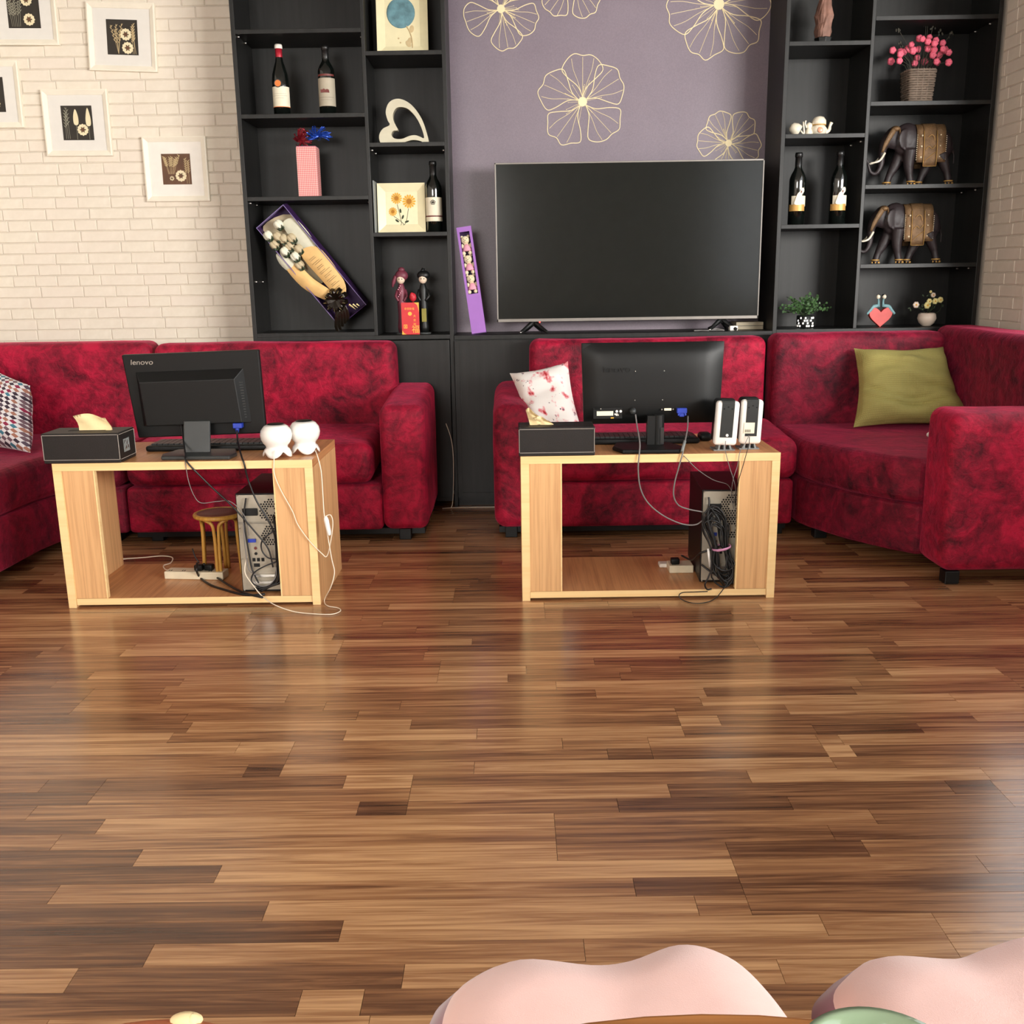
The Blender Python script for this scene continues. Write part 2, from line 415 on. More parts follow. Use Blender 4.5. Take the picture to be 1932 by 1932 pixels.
def tag(o, label, cat, group=None, kind=None):
    o['label'] = label; o['category'] = cat
    if group: o['group'] = group
    if kind: o['kind'] = kind
    return o

def thing(name, label, cat, loc, group=None):
    o = bpy.data.objects.new(name, None); o.empty_display_size = .05; COL.objects.link(o)
    o.location = loc; WM[o.name] = Matrix.Translation(Vector(loc)); tag(o, label, cat, group)
    return o

def copy_tree(o, loc=None, label=None, parent=None, rz=None):
    c = o.copy(); COL.objects.link(c); c.parent = parent
    if loc is not None: c.location = loc
    if rz is not None: c.rotation_euler = (0, 0, rz)
    if label: c['label'] = label
    for ch in list(o.children): copy_tree(ch, parent=c)
    return c

def B(x0, x1, y0, y1, z0, z1, name, mat, parent=None, bevel=.0015, **k):
    return MB().box(x0, x1, y0, y1, z0, z1).build(name, mat, parent, bevel=bevel, **k)

def text(s, size, origin, name, mat, parent, depth=.0006, shear=0, align='LEFT', stretch=1.0, rot=(R(90), 0, 0)):
    """lettering: text curve turned into a mesh, reading along +x and facing -y"""
    cu = bpy.data.curves.new(name, 'FONT'); cu.body = s; cu.size = size; cu.extrude = depth; cu.shear = shear; cu.align_x = align
    t = bpy.data.objects.new(name, cu); COL.objects.link(t)
    dg = bpy.context.evaluated_depsgraph_get()
    me = bpy.data.meshes.new_from_object(t.evaluated_get(dg)); bpy.data.objects.remove(t)
    from mathutils import Euler
    T = Matrix.Translation(Vector(origin)) @ Euler(rot).to_matrix().to_4x4() @ Matrix.Diagonal((stretch, 1, 1, 1))
    me.transform(WM[parent.name].inverted() @ T)
    me.materials.clear(); me.materials.append(M[mat])
    o = bpy.data.objects.new(name, me); COL.objects.link(o); o.parent = parent; WM[o.name] = WM[parent.name]
    return o

def resample(pts, n):
    pts = [Vector((a, b)) for a, b in pts]; pts.append(pts[0]); d = [0]
    for a, b in zip(pts, pts[1:]): d.append(d[-1] + (b - a).length)
    out = []; j = 0
    for i in range(n):
        t = d[-1] * i / n
        while d[j + 1] < t: j += 1
        u = (t - d[j]) / max(1e-9, d[j + 1] - d[j]); p = pts[j].lerp(pts[j + 1], u); out.append((p.x, p.y))
    return out

def catmull(pts, k=4, closed=True):
    P = [Vector(p) for p in pts]; N = len(P); out = []
    for i in range(N if closed else N - 1):
        a, b, c, d = (P[i - 1], P[i], P[(i + 1) % N], P[(i + 2) % N]) if closed else (P[max(i - 1, 0)], P[i], P[i + 1], P[min(i + 2, N - 1)])
        for q in range(k):
            t = q / k
            out.append(tuple(.5 * ((2 * b) + (c - a) * t + (2 * a - 5 * b + 4 * c - d) * t * t + (3 * b - a - 3 * c + d) * t ** 3)))
    if not closed: out.append(tuple(P[-1]))
    return out

def pillow(mb, c00, c10, c11, c01, thick, n=40, pinch=.06, seed=0, wr=.006, creases=()):
    """stuffed cushion between four corner points (bottom left, bottom right, top right, top left)"""
    A, Bc, C, D = map(Vector, (c00, c10, c11, c01)); nrm = (Bc - A).cross(D - A).normalized()
    mid = (A + Bc + C + D) / 4; vs = []; uv = []
    for side in (1, -1):
        for j in range(n + 1):
            for i in range(n + 1):
                u, v = i / n, j / n
                a, b = 2 * u - 1, 2 * v - 1
                p = A * (1 - u) * (1 - v) + Bc * u * (1 - v) + C * u * v + D * (1 - u) * v
                k = pinch * ((1 - a * a) * b * b + (1 - b * b) * a * a)
                p = p + (mid - p) * k
                h = thick / 2 * ((1 - a ** 4) * (1 - b ** 4)) ** .6 if abs(a) < 1 and abs(b) < 1 else 0
                h *= 1 + wr * 40 * (mnoise.noise(Vector((u * 3 + seed, v * 4, seed))))
                h += wr * (1 - a ** 8) * (1 - b ** 8) * mnoise.noise(Vector((u * 2.2 + seed, v * 11, 3.1)))
                for (cv, bend, u0, u1, dep) in creases:
                    if u0 < u < u1: h -= dep * math.sin(math.pi * (u - u0) / (u1 - u0)) ** .6 * math.exp(-((v - cv - bend * (u - .5) ** 2) / .022) ** 2)
                vs.append(p + nrm * h * side); uv.append((u, v))
    fs = []; m = (n + 1) ** 2
    for s0 in (0, 1):
        for j in range(n):
            for i in range(n):
                q = [j * (n + 1) + i, j * (n + 1) + i + 1, (j + 1) * (n + 1) + i + 1, (j + 1) * (n + 1) + i]
                q = [x + m * s0 for x in q]; fs.append(tuple(q if s0 == 0 else q[::-1]))
    mb.add(vs, fs); mb.uv = uv
    return mb

# ------------------------------------------------------------------ the room
RX, LX, BY, FY, CZ = 2.115, -2.62, 4.89, -2.5, 2.75     # right wall, left wall, back wall, wall behind the camera, ceiling
rnd = random.Random(5)

# floor: strips of three-strip laminate boards (strip 56 mm, board 168 mm x 1.217 m, each row staggered by a quarter board)
floor_ = B(LX, RX, FY, BY, -.06, -.008, 'floor', 'mortar', kind='structure', bevel=0)
SW, BW, BL, Y0 = .0560, .1680, 1.217, 2.148
def seam(k): return (.389 + .3035 * k) % BL             # board joint of row k, counted toward the camera from the row starting at y 2.148
# cuts seen in the photograph: (strip index counted up from y 2.148, x from, x to, tone)
KNOWN = [(0, .389, .70, .35), (1, .389, .486, .95), (1, .486, 1.1, .38), (0, -.1, .389, .85), (1, -.262, .389, .40), (1, -.8, -.262, .80),
         (2, -.4, .389, .55), (2, .389, .665, .45), (2, .665, 1.3, .80), (3, .462, 1.1, .85), (3, -.3, .462, .45), (4, -.6, .2, .40), (5, .1, .9, .75),
         (-1, -.653, -.525, .95), (-3, -.605, -.525, .15), (-2, -1.2, -.525, .55), (-1, -.525, .1, .60), (-2, -.525, .3, .45), (-3, -.525, -.1, .70),
         (-1, .3, .692, .70), (-2, .2, .692, .40), (-3, -.1, .692, .80), (-2, .692, .754, .95), (-2, .754, 1.3, .30), (-1, .744, 1.2, .75), (-3, .692, 1.2, .50),
         (-4, -.377, -.231, .95), (-6, -.331, -.231, .12), (-5, -.9, -.231, .55), (-4, -.9, -.377, .35), (-6, -1.0, -.331, .62), (-4, -.231, .493, .45), (-5, -.231, .313, .75), (-6, -.231, .2, .40),
         (-5, .313, .9, .30), (-4, .493, 1.0, .85), (-7, -1.2, -.836, .22), (-7, -.836, .068, .85), (-8, -.9, .068, .62), (-9, -1.2, -.72, .15), (-9, -.72, .068, .85), (-7, .068, .7, .55), (-8, .068, .6, .38), (-9, .068, .389, .50),
         (-10, -1.1, -.553, .18), (-10, -.553, .389, .95), (-11, -.828, .2, .66), (-12, -1.0, -.439, .22), (-12, -.439, .3, .80), (-10, .389, .84, .55), (-11, .389, .9, .30), (-12, .389, .9, .48),
         (-13, -.9, -.3, .14), (-13, -.3, .5, .92), (-14, -.6, .1, .68), (-15, -.7, -.185, .28), (-15, -.185, .4, .82), (-16, -.24, .3, .35), (-16, -.335, -.24, .95), (-16, -.8, -.335, .30)]
strip_parts = []; rest = MB(); count = 0
k0, k1 = int((FY - Y0) / SW) - 1, int((BY - Y0) / SW) + 1
cells = []
for s in range(k0, k1):
    y0, y1 = Y0 + s * SW, Y0 + (s + 1) * SW
    if y1 < FY or y0 > BY: continue
    row = s // 3; sm = seam(-row if row < 0 else -row)
    cuts = {LX, RX}
    x = sm - 4 * BL
    while x < RX:
        cuts.add(x); a = x + rnd.uniform(.18, .5); cuts.add(a)
        if rnd.random() < .6: cuts.add(a + rnd.uniform(.2, .4))
        x += BL
    known = [t for t in KNOWN if t[0] == s]
    cuts = {c for c in cuts if LX <= c <= RX and not any(t[1] - .09 < c < t[2] + .09 for t in known)}
    for t in known: cuts.update((t[1], t[2]))
    cs = sorted(cuts)
    for a, b in zip(cs, cs[1:]):
        if b - a < .004: continue
        tone = rnd.choice([.32, .40, .46, .5, .56, .62, .70, .78])
        for t in known:
            if t[1] - .01 <= (a + b) / 2 <= t[2] + .01: tone = .5 + (t[3] - .5) * .72
        cells.append((a, b, max(y0, FY), min(y1, BY), tone, rnd.random()))
vis = sorted([c for c in cells if .70 < c[2] and c[0] < .56 * c[3] + .05 and c[1] > -.56 * c[3] - .05], key=lambda c: c[2])[:300]
visset = set(id(c) for c in vis)
for c in cells:
    a, b, y0, y1, tone, sd = c; g = .0004
    mb = MB() if id(c) in visset else rest
    mb.box(a + g, b - g, y0 + g, y1 - g, -.008, 0)
    mb.tone += [(tone, sd, 0, 1)] * 8
    if id(c) in visset: mb.build('floor_strip', 'floor', floor_)
rest.build('floor_strip_field', 'floor', floor_, kind='stuff')

# walls
wall_back = B(LX, RX, BY, BY + .1, 0, CZ, 'wall_back', 'mortar', kind='structure', bevel=0)
wall_left = B(LX - .1, LX, FY, BY, 0, CZ, 'wall_left', 'plaster', kind='structure', bevel=0)
WY0, WY1, WZ0, WZ1 = -1.3, 4.08, .80, 2.36
wr = MB(); wr.box(RX, RX + .1, FY, WY0, 0, CZ); wr.box(RX, RX + .1, WY1, BY, 0, CZ); wr.box(RX, RX + .1, WY0, WY1, 0, WZ0); wr.box(RX, RX + .1, WY0, WY1, WZ1, CZ)
wall_right = wr.build('wall_right', 'mortar', kind='structure')
FX0, FX1, FZ0, FZ1 = -2.40, -.40, 1.15, 2.35
wf = MB(); wf.box(LX, FX0, FY - .1, FY, 0, CZ); wf.box(FX1, RX, FY - .1, FY, 0, CZ); wf.box(FX0, FX1, FY - .1, FY, 0, FZ0); wf.box(FX0, FX1, FY - .1, FY, FZ1, CZ)
wall_front = wf.build('wall_front', 'plaster', kind='structure')
B(LX, RX, FY, BY, CZ, CZ + .1, 'ceiling', 'ceiling', kind='structure', bevel=0)

def window(n, along, c0, c1, z0, z1, at, inward):
    fr = MB()
    def bx(a0, a1, b0, b1, q0, q1, mb):
        lo, hi = sorted((at + inward * q0, at + inward * q1))
        if along == 'y': mb.box(lo, hi, a0, a1, b0, b1)
        else: mb.box(a0, a1, lo, hi, b0, b1)
    w = .045
    bx(c0, c1, z0, z0 + w, -.07, -.02, fr); bx(c0, c1, z1 - w, z1, -.07, -.02, fr)
    k = 3
    for i in range(k + 1):
        m = c0 + (c1 - c0) * i / k; a = max(c0, m - w / 2); b = min(c1, m + w / 2); bx(a, b, z0 + w, z1 - w, -.07, -.02, fr)
    o = fr.build('window_%d' % n, 'whitem', kind='structure')
    for i in range(k):
        a = c0 + (c1 - c0) * i / k + w / 2; b = c0 + (c1 - c0) * (i + 1) / k - w / 2
        p = MB(); bx(a, b, z0 + w, z1 - w, -.048, -.042, p); p.build('pane', 'pane', o)
    return o
window(1, 'y', WY0, WY1, WZ0, WZ1, RX, -1)
window(2, 'x', FX0, FX1, FZ0, FZ1, FY, 1)  # unseen window, added to go with the fill lamp
tr = MB()
tr.box(RX - .03, RX, WY0, WY1, WZ0 - .04, WZ0)
tr.build('trim_1', 'whitem', kind='structure', bevel=.002)
B(RX - .012, RX, 4.085, 4.195, .05, CZ - .02, 'trim_2', 'whitem', kind='structure', bevel=.002)

# painted bricks: 51 mm courses of mixed long and short units, each its own object sharing a few meshes
CH = .05095
brick_meshes = {}
def brick_mesh(L, k):
    key = (L, k)
    if key not in brick_meshes:
        rr = random.Random(k * 7 + int(L * 1000)); h = CH - .0036; w = L - .0036
        j = lambda a: rr.uniform(-a, a)
        c = [(-w / 2 + j(.0012), -h / 2 + j(.0012)), (w / 2 + j(.0012), -h / 2 + j(.0012)), (w / 2 + j(.0012), h / 2 + j(.0012)), (-w / 2 + j(.0012), h / 2 + j(.0012))]
        e = .0022
        vs = [(a, 0, b) for a, b in c] + [(a - math.copysign(e, a), -.0035, b - math.copysign(e, b)) for a, b in c]
        me = bpy.data.meshes.new('brick')
        me.from_pydata(vs, [], [(4, 5, 6, 7), (0, 1, 5, 4), (1, 2, 6, 5), (2, 3, 7, 6), (3, 0, 4, 7)]); me.materials.append(M['brick']); brick_meshes[key] = me
    return brick_meshes[key]
def bricks(wall, a0, a1, vis0, vis1, zv0, zv1, place, seed):
    """lay courses from a0 to a1; single objects inside the seen range, the rest joined"""
    rr = random.Random(seed); z = 1.9599 + CH / 2 - 37 * CH; field = MB(); n = 0; base = Vector(wall.location)
    while z < CZ - CH / 2:
        a = a0 - rr.uniform(0, .2); kind = rr.random()
        while a < a1:
            L = rr.choice([.205, .205, .105, .155]) if kind < .5 else rr.choice([.105, .105, .155, .205])
            m0, m1 = max(a, a0), min(a + L, a1)
            if m1 - m0 > .012:
                mid = (m0 + m1) / 2; full = abs((m1 - m0) - L) < 1e-6
                if vis0 < mid < vis1 and zv0 < z < zv1 and n < 300:
                    o = bpy.data.objects.new('brick', brick_mesh(L, rr.randrange(4))); COL.objects.link(o); o.parent = wall
                    p, rz = place(mid, z); o.location = Vector(p) - base; o.rotation_euler = (0, 0, rz)
                    if not full: o.scale = ((m1 - m0) / L, 1, 1)
                    n += 1
                else:
                    p, rz = place(mid, z); w = (m1 - m0) / 2 - .002; h = CH / 2 - .002
                    T = Matrix.Translation(Vector(p)) @ Matrix.Rotation(rz, 4, 'Z')
                    field.M = T; field.add([(-w, 0, -h), (w, 0, -h), (w, 0, h), (-w, 0, h), (-w + .002, -.0035, -h + .002), (w - .002, -.0035, -h + .002), (w - .002, -.0035, h - .002), (-w + .002, -.0035, h - .002)],
                              [(4, 5, 6, 7), (0, 1, 5, 4), (1, 2, 6, 5), (2, 3, 7, 6), (3, 0, 4, 7)])
            a += L
        z += CH
    field.M = Matrix.Identity(4)
    field.build('brick_field', 'brick', wall, kind='stuff')
bricks(wall_back, LX + .005, -1.190, -2.47, -1.18, .79, 2.36, lambda a, z: ((a, BY, z), 0), 3)
bricks(wall_right, 4.197, BY - .30, 4.12, BY, .80, 2.32, lambda a, z: ((RX, a, z), R(-90)), 4)

# purple wallpaper behind the television with its printed line flowers
paper = MB().box(-.272, 1.182, BY - .008, BY, .80, 2.62).build('wallpaper_panel', 'wallpaper', wall_back)
def petal(mb, c, ang, Rr, w, rr, y):
    def P(r, o): return (c[0] + Rr * r * math.cos(ang + o), y, c[1] + Rr * r * math.sin(ang + o))
    j = lambda: rr.uniform(-.03, .03)
    out = [P(.10, 0), P(.34, w * .55), P(.62, w * .98), P(.84 + j(), w), P(.93 + j(), w * .62), P(1.0 + j(), w * .30), P(.96, 0), P(1.0 + j(), -w * .32), P(.92 + j(), -w * .68), P(.80, -w * 1.0), P(.58, -w * .92), P(.32, -w * .5), P(.10, 0)]
    mb.tube(out, .0022, 6, smooth=4)
    for o in (-.5, .0, .5):
        mb.tube([P(.1, o * .3 * w), P(.42, o * w * .8), P(.70, o * w * 1.0), P(.93, o * w * .9)], .0012, 4, smooth=3)
def wall_flower(cx, cz, Rr, angs, w=.50, seed=1):
    rr = random.Random(seed); mb = MB(); y = BY - .0085
    for a in angs: petal(mb, (cx, cz), R(a), Rr, w, rr, y)
    for k in range(14):
        a = rr.uniform(0, 6.28); q = rr.uniform(.28, .46) * Rr
        mb.tube([(cx, y, cz), (cx + q * math.cos(a + .06), y, cz + q * math.sin(a + .06))], .0008, 4)
        mb.ell((cx + q * math.cos(a + .06), y, cz + q * math.sin(a + .06)), .002, 6, 4)
    n = 36; poly = [(cx + .019 * Rr / .2 * (1 + .14 * (k % 2)) * math.cos(k * 2 * math.pi / n), cz + .019 * Rr / .2 * (1 + .14 * (k % 2)) * math.sin(k * 2 * math.pi / n)) for k in range(n)]
    mb.prism(poly, y - .0015, y)
    mb.build('flower_print', 'petalline', paper)
wall_flower(.333, 1.835, .205, (90, 30, -46, -128, 157), .60, 1)
wall_flower(-.035, 2.232, .175, (198, -80, -22, 50, 125), .52, 2)
wall_flower(.946, 2.237, .235, (190, -112, -50, 8, 70, 128), .52, 3)
wall_flower(1.010, 1.645, .150, (118, 50, 175, -14, -100), .55, 4)
wall_flower(.285, 2.345, .17, (90, 18, -60, -128, 162), .50, 5)

# ------------------------------------------------------------------ black shelving, left and right, and the low cabinet between
CF, T = 4.60, .018
def unit(name, label, x0, x1, div, shelves0, shelves1, doors, pins):
    t = thing(name, label, 'shelving', ((x0 + x1) / 2, (CF + BY) / 2, 0))
    top = 2.44
    for x in (x0, x1 - T): B(x, x + T, CF, BY - .001, 0, top, 'side_panel', 'black', t, .0012)
    B(div, div + T * .85, CF + .001, BY - .012, .805, top, 'divider', 'black', t, .0012)
    B(x0 + T, x1 - T, BY - .012, BY - .002, .02, top, 'back_panel', 'black', t, 0)
    B(x0 + T, x1 - T, CF, BY - .012, top, top + T, 'top_panel', 'black', t, .001)
    for zs, a, b in ((shelves0, x0 + T, div), (shelves1, div + T * .85, x1 - T)):
        for z in zs: B(a, b, CF + .0005, BY - .012, z - T, z, 'shelf', 'black', t, .0012)
    B(x0 + T, x1 - T, CF, BY - .012, .785, .805, 'worktop', 'black', t, .0012)
    for a, b in doors:
        d = B(a + .002, b - .002, CF - .016, CF - .001, .03, .782, 'door', 'black', t, .0015)
        fr = MB(); w = .016
        fr.box(a + .004, b - .004, CF - .019, CF - .016, .765, .78); fr.box(a + .004, b - .004, CF - .019, CF - .016, .032, .05)
        fr.box(a + .004, a + .004 + w, CF - .019, CF - .016, .05, .765); fr.box(b - .004 - w, b - .004, CF - .019, CF - .016, .05, .765)
        fr.build('door_frame', 'black', d)
    for x, s, y, z in pins:
        m = MB(); m.M = Matrix.Translation((x, y, z)) @ Matrix.Rotation(R(90 * s), 4, 'Y')
        m.lathe([(.0045, -.001), (.0045, .006), (.0032, .011), (0, .012)], n=10); m.build('shelf_pin', 'silver', t, smooth=True)
    return t
lp = [(-1.169, 1, 4.625, 2.076), (-1.169, 1, 4.74, 2.076), (-1.169, 1, 4.625, 1.392), (-1.169, 1, 4.74, 1.392), (-1.169, 1, 4.627, 1.051), (-1.169, 1, 4.75, 1.051),
      (-.633, -1, 4.66, 2.076), (-.633, -1, 4.66, 1.392), (-.633, -1, 4.70, 1.051), (-.616, 1, 4.625, 1.607), (-.616, 1, 4.74, 1.607), (-.292, -1, 4.66, 1.607)]
unit('shelving_unit', 'black laminate wall shelving to the left of the television, holding red-foiled wine and picture dishes', -1.187, -.272, -.633,
     (2.10, 1.76, 1.417, .822), (2.007, 1.636, 1.257), ((-1.17, -.633), (-.625, -.29)), lp)
rp = [(2.081, -1, 4.66, 2.088), (2.081, -1, 4.80, 2.088), (2.081, -1, 4.66, 1.404), (2.081, -1, 4.80, 1.404), (2.081, -1, 4.66, 1.064), (2.081, -1, 4.78, 1.064), (1.545, -1, 4.63, 1.612), (1.545, -1, 4.76, 1.612)]
unit('shelving_unit', 'black laminate wall shelving to the right of the television, holding two dark elephants', 1.180, 2.100, 1.546,
     (2.018, 1.644, 1.264), (2.113, 1.772, 1.428, 1.088), ((1.2, 1.64), (1.64, 2.08)), rp)
tvc = thing('low_cabinet', 'low black cabinet the television stands on, between the two shelving units', 'cabinet', (.454, 4.745, 0))
B(-.271, 1.179, CF - .004, BY - .01, .78, .80, 'worktop', 'black', tvc, .0015)
B(-.271, 1.179, CF + .004, BY - .01, .04, .78, 'carcass', 'black', tvc, 0)
B(-.271, 1.179, CF + .03, BY - .02, 0, .04, 'plinth', 'black', tvc, 0)
for k in range(3):
    a = -.268 + k * .483; b = a + .478
    d = B(a, b, CF - .010, CF + .004, .05, .776, 'door', 'black', tvc, .0015)
    fr = MB(); w = .02
    fr.box(a, b, CF - .014, CF - .010, .756, .776); fr.box(a, b, CF - .014, CF - .010, .05, .07); fr.box(a, a + w, CF - .014, CF - .010, .07, .756); fr.box(b - w, b, CF - .014, CF - .010, .07, .756)
    fr.build('door_frame', 'black', d)

# ------------------------------------------------------------------ television
tv = thing('television', 'large flat-screen television, switched off, on the low black cabinet', 'television', (.53, 4.70, .80))
X0, X1, Z0, Z1, YF = -.074, 1.132, .853, 1.552, 4.680
B(X0, X1, YF + .004, YF + .030, Z0, Z1, 'housing', 'plastic', tv, .003)
B(.2, .86, YF + .030, YF + .06, .90, 1.25, 'rear_cover', 'plastic', tv, .008)
fr = MB()
for a in ((X0, X1, Z0, Z0 + .014), (X0, X1, Z1 - .007, Z1), (X0, X0 + .006, Z0, Z1), (X1 - .006, X1, Z0, Z1)): fr.box(a[0], a[1], YF - .003, YF + .008, a[2], a[3])
fr.build('bezel', 'bezel', tv, bevel=.001)
B(X0 + .006, X1 - .006, YF, YF + .004, Z0 + .014, Z1 - .007, 'screen', 'screen', tv, 0)
for cx in (.095, .965):
    m = MB()
    for s in (-1, 1): m.tube([(cx, YF + .010, .856), (cx + s * .018, YF + .010 , .838), (cx + s * .052, YF - .02, .812), (cx + s * .062, YF - .035, .806)], [.010, .010, .008, .006], 8, flat=.6)
    for s in (-1, 1): m.tube([(cx, YF + .014, .845), (cx + s * .03, YF + .06, .815), (cx + s * .04, YF + .10, .807)], [.009, .008, .006], 8)
    f = m.build('foot', 'plastic', tv, smooth=True)
    m = MB(); m.ell((cx - .062, YF - .036, .8065), (.006, .006, .0055), 10, 6); m.build('foot_cap', 'silver', f, smooth=True)
MB().ell((.128 - .005, YF - .003, .851), .0035, 8, 6).build('standby_light', 'redled', tv)

bx = thing('cardboard_box', 'flat tan box lying behind the right foot of the television', 'box', (1.115, 4.80, .80))
B(1.045, 1.172, 4.74, 4.86, .8005, .834, 'box_body', 'book', bx, .001); B(1.05, 1.172, 4.738, 4.74, .816, .818, 'flap_line', 'ink', bx, 0)
m = MB().box(.998, 1.035, 4.655, 4.69, .8005, .822); tag(m.build('adapter', 'whitem', bevel=.003), 'small white plug adapter by the right foot of the television', 'adapter')
m = MB(); m.tube([(.83, 4.64, .803), (.86, 4.65, .8035), (.89, 4.64, .803), (.93, 4.66, .804), (.97, 4.65, .803), (.94, 4.67, .809), (.91, 4.66, .806)], .0028, 6, smooth=5)
tag(m.build('cable', 'cableg', smooth=True), 'grey cable lying loose on the low cabinet under the television', 'cable')

# ------------------------------------------------------------------ framed pressed flowers on the brick wall
def daisy(mb1, mb2, x, z, r, y, n=12):
    for k in range(n):
        a = 2 * math.pi * k / n; ca, sa = math.cos(a), math.sin(a)
        pts = [(x + ca * r * .3 - sa * r * .12, z + sa * r * .3 + ca * r * .12), (x + ca * r * .85 - sa * r * .22, z + sa * r * .85 + ca * r * .22), (x + ca * r, z + sa * r), (x + ca * r * .85 + sa * r * .22, z + sa * r * .85 - ca * r * .22), (x + ca * r * .3 + sa * r * .12, z + sa * r * .3 - ca * r * .12)]
        mb1.prism(pts, y - .0012 - .0002 * (k % 2), y)
    mb1.prism([(x + r * .52 * math.cos(t * .52), z + r * .52 * math.sin(t * .52)) for t in range(12)], y - .0012, y)
    mb2.prism([(x + r * .34 * math.cos(t * .52), z + r * .34 * math.sin(t * .52)) for t in range(12)], y - .003, y - .0012)
def stalk(mb, x, z, h, lean, y, ears=10, w=.005):
    rq = random.Random(int(x * 1e5) + int(lean * 1e5)); h *= rq.uniform(.78, 1.02); lean += rq.uniform(-.006, .006)
    top = (x + lean, z + h)
    mb.tube([(x, y, z), (x + lean * .5, y, z + h * .55), (top[0], y, top[1])], .0008, 4)
    for k in range(ears):
        t = .45 + .55 * k / ears; px, pz = x + lean * t, z + h * t; s = 1 if k % 2 else -1
        mb.tube([(px, y, pz), (px + s * w * 1.4, y, pz + .008)], [.0027, .0008], 5)
def picture(label, x0, x1, z0, z1, tilt, pr, design, ground='darkprint', mount='matb'):
    cx, cz = (x0 + x1) / 2, (z0 + z1) / 2; y = BY - .006
    t = thing('framed_picture', label, 'picture', (cx, BY - .012, z0), 'white framed pressed flower pictures on the brick wall')
    t.rotation_euler = (0, 0, 0)
    RM = Matrix.Translation((cx, 0, cz)) @ Matrix.Rotation(R(tilt), 4, 'Y') @ Matrix.Translation((-cx, 0, -cz))
    w = .024
    o = [(x0, z0), (x1, z0), (x1, z1), (x0, z1)]; i = [(x0 + w, z0 + w), (x1 - w, z0 + w), (x1 - w, z1 - w), (x0 + w, z1 - w)]; mdl = [(x0 + .006, z0 + .006), (x1 - .006, z0 + .006), (x1 - .006, z1 - .006), (x0 + .006, z1 - .006)]
    for k in range(4):                                  # four mitred mouldings
        j = (k + 1) % 4; m = MB(); m.M = RM
        vs = [(a[0], y + .002, a[1]) for a in (o[k], o[j])] + [(a[0], y - .017, a[1]) for a in (o[k], o[j])] + [(a[0], y - .019, a[1]) for a in (mdl[k], mdl[j])] + [(a[0], y - .010, a[1]) for a in (i[k], i[j])] + [(a[0], y + .002, a[1]) for a in (i[k], i[j])]
        m.add(vs, [(0, 1, 3, 2), (2, 3, 5, 4), (4, 5, 7, 6), (6, 7, 9, 8), (8, 9, 1, 0), (0, 2, 4, 6, 8), (1, 9, 7, 5, 3)])
        m.build('frame_moulding', 'frame', t)
    m = MB(); m.M = RM; m.box(x0 + w - .004, x1 - w + .004, y - .006, y + .001, z0 + w - .004, z1 - w + .004); m.build('mount', mount, t)
    a, b = pr; m = MB(); m.M = RM; m.box(cx - a / 2, cx + a / 2, y - .0068, y - .006, cz - b / 2, cz + b / 2); g = m.build('print', ground, t)
    p1, p2, p3 = MB(), MB(), MB(); p1.M = p2.M = p3.M = RM; yy = y - .0068
    L, Bz = cx - a / 2, cz - b / 2
    if design == 0:
        daisy(p1, p2, L + a * .66, Bz + b * .24, .0265, yy); daisy(p1, p2, L + a * .62, Bz + b * .78, .0265, yy)
        for q in range(6): stalk(p3, L + a * (.12 + .05 * q), Bz + .006, b * (.8 + .02 * q), -.012 + .004 * q, yy)
    elif design == 1:
        daisy(p1, p2, L + a * .62, Bz + b * .58, .0265, yy); daisy(p1, p2, L + a * .66, Bz + b * .20, .0265, yy)
        for q in range(5): stalk(p3, L + a * .36, Bz + .004, b * .88, -.026 + .011 * q, yy, 8)
        for q in range(3): stalk(p3, L + a * (.82 + .05 * q), Bz + .004, b * .9, .004 - .01 * q, yy, 12)
    elif design == 2:
        daisy(p1, p2, L + a * .66, Bz + b * .30, .0265, yy)
        for xx, zz, hh in ((.46, .58, .40), (.86, .55, .48)):
            p1.prism(catmull([(L + a * xx - .009, Bz + b * (zz - .12)), (L + a * xx + .009, Bz + b * (zz - .12)), (L + a * xx + .011, Bz + b * (zz + .1)), (L + a * xx, Bz + b * (zz + hh * .8)), (L + a * xx - .011, Bz + b * (zz + .1))], 4), yy - .0012, yy)
            p3.tube([(L + a * xx, yy, Bz + .003), (L + a * xx, yy, Bz + b * zz)], .0008, 4)
        for q in range(3): stalk(p3, L + a * (.10 + .06 * q), Bz + .006, b * .9, .004 - .006 * q, yy, 9, .006)
    else:
        daisy(p1, p2, L + a * .64, Bz + b * .28, .0265, yy)
        for q in range(7): stalk(p3, L + a * (.22 + .03 * q), Bz + b * .34, b * .62, -.024 + .010 * q, yy, 9)
        for q in range(2): stalk(p3, L + a * (.84 + .07 * q), Bz + .004, b * .92, -.004, yy, 12)
        daisy(p1, p2, L + a * .32, Bz + b * .2, .011, yy, 8)
    p1.build('pressed_flower', 'petalcream', g); p2.build('flower_centre', 'brownprint', g); p3.build('pressed_stalks', 'wheat' if design in (1, 3) else 'greywheat', g)
picture('white framed pressed flowers cut off by the top left corner of the photo', -2.338, -2.035, 2.111, 2.405, 1, (.145, .150), 0)
picture('white framed pressed daisies, tilted, highest picture beside the black shelving', -1.906, -1.598, 1.994, 2.283, 2.5, (.140, .148), 1)
picture('white framed print showing two dried ears above one daisy, middle of the wall', -2.149, -1.845, 1.632, 1.922, .5, (.142, .150), 2)
picture('white framed pressed flowers with brownish print, lowest picture, nearest the shelving', -1.706, -1.411, 1.424, 1.712, .3, (.134, .136), 3, 'brownprint', 'whitem')
picture('white framed picture cut by the left edge of the photo, mostly unseen', -2.538, -2.240, 1.761, 2.049, .6, (.140, .150), 0)
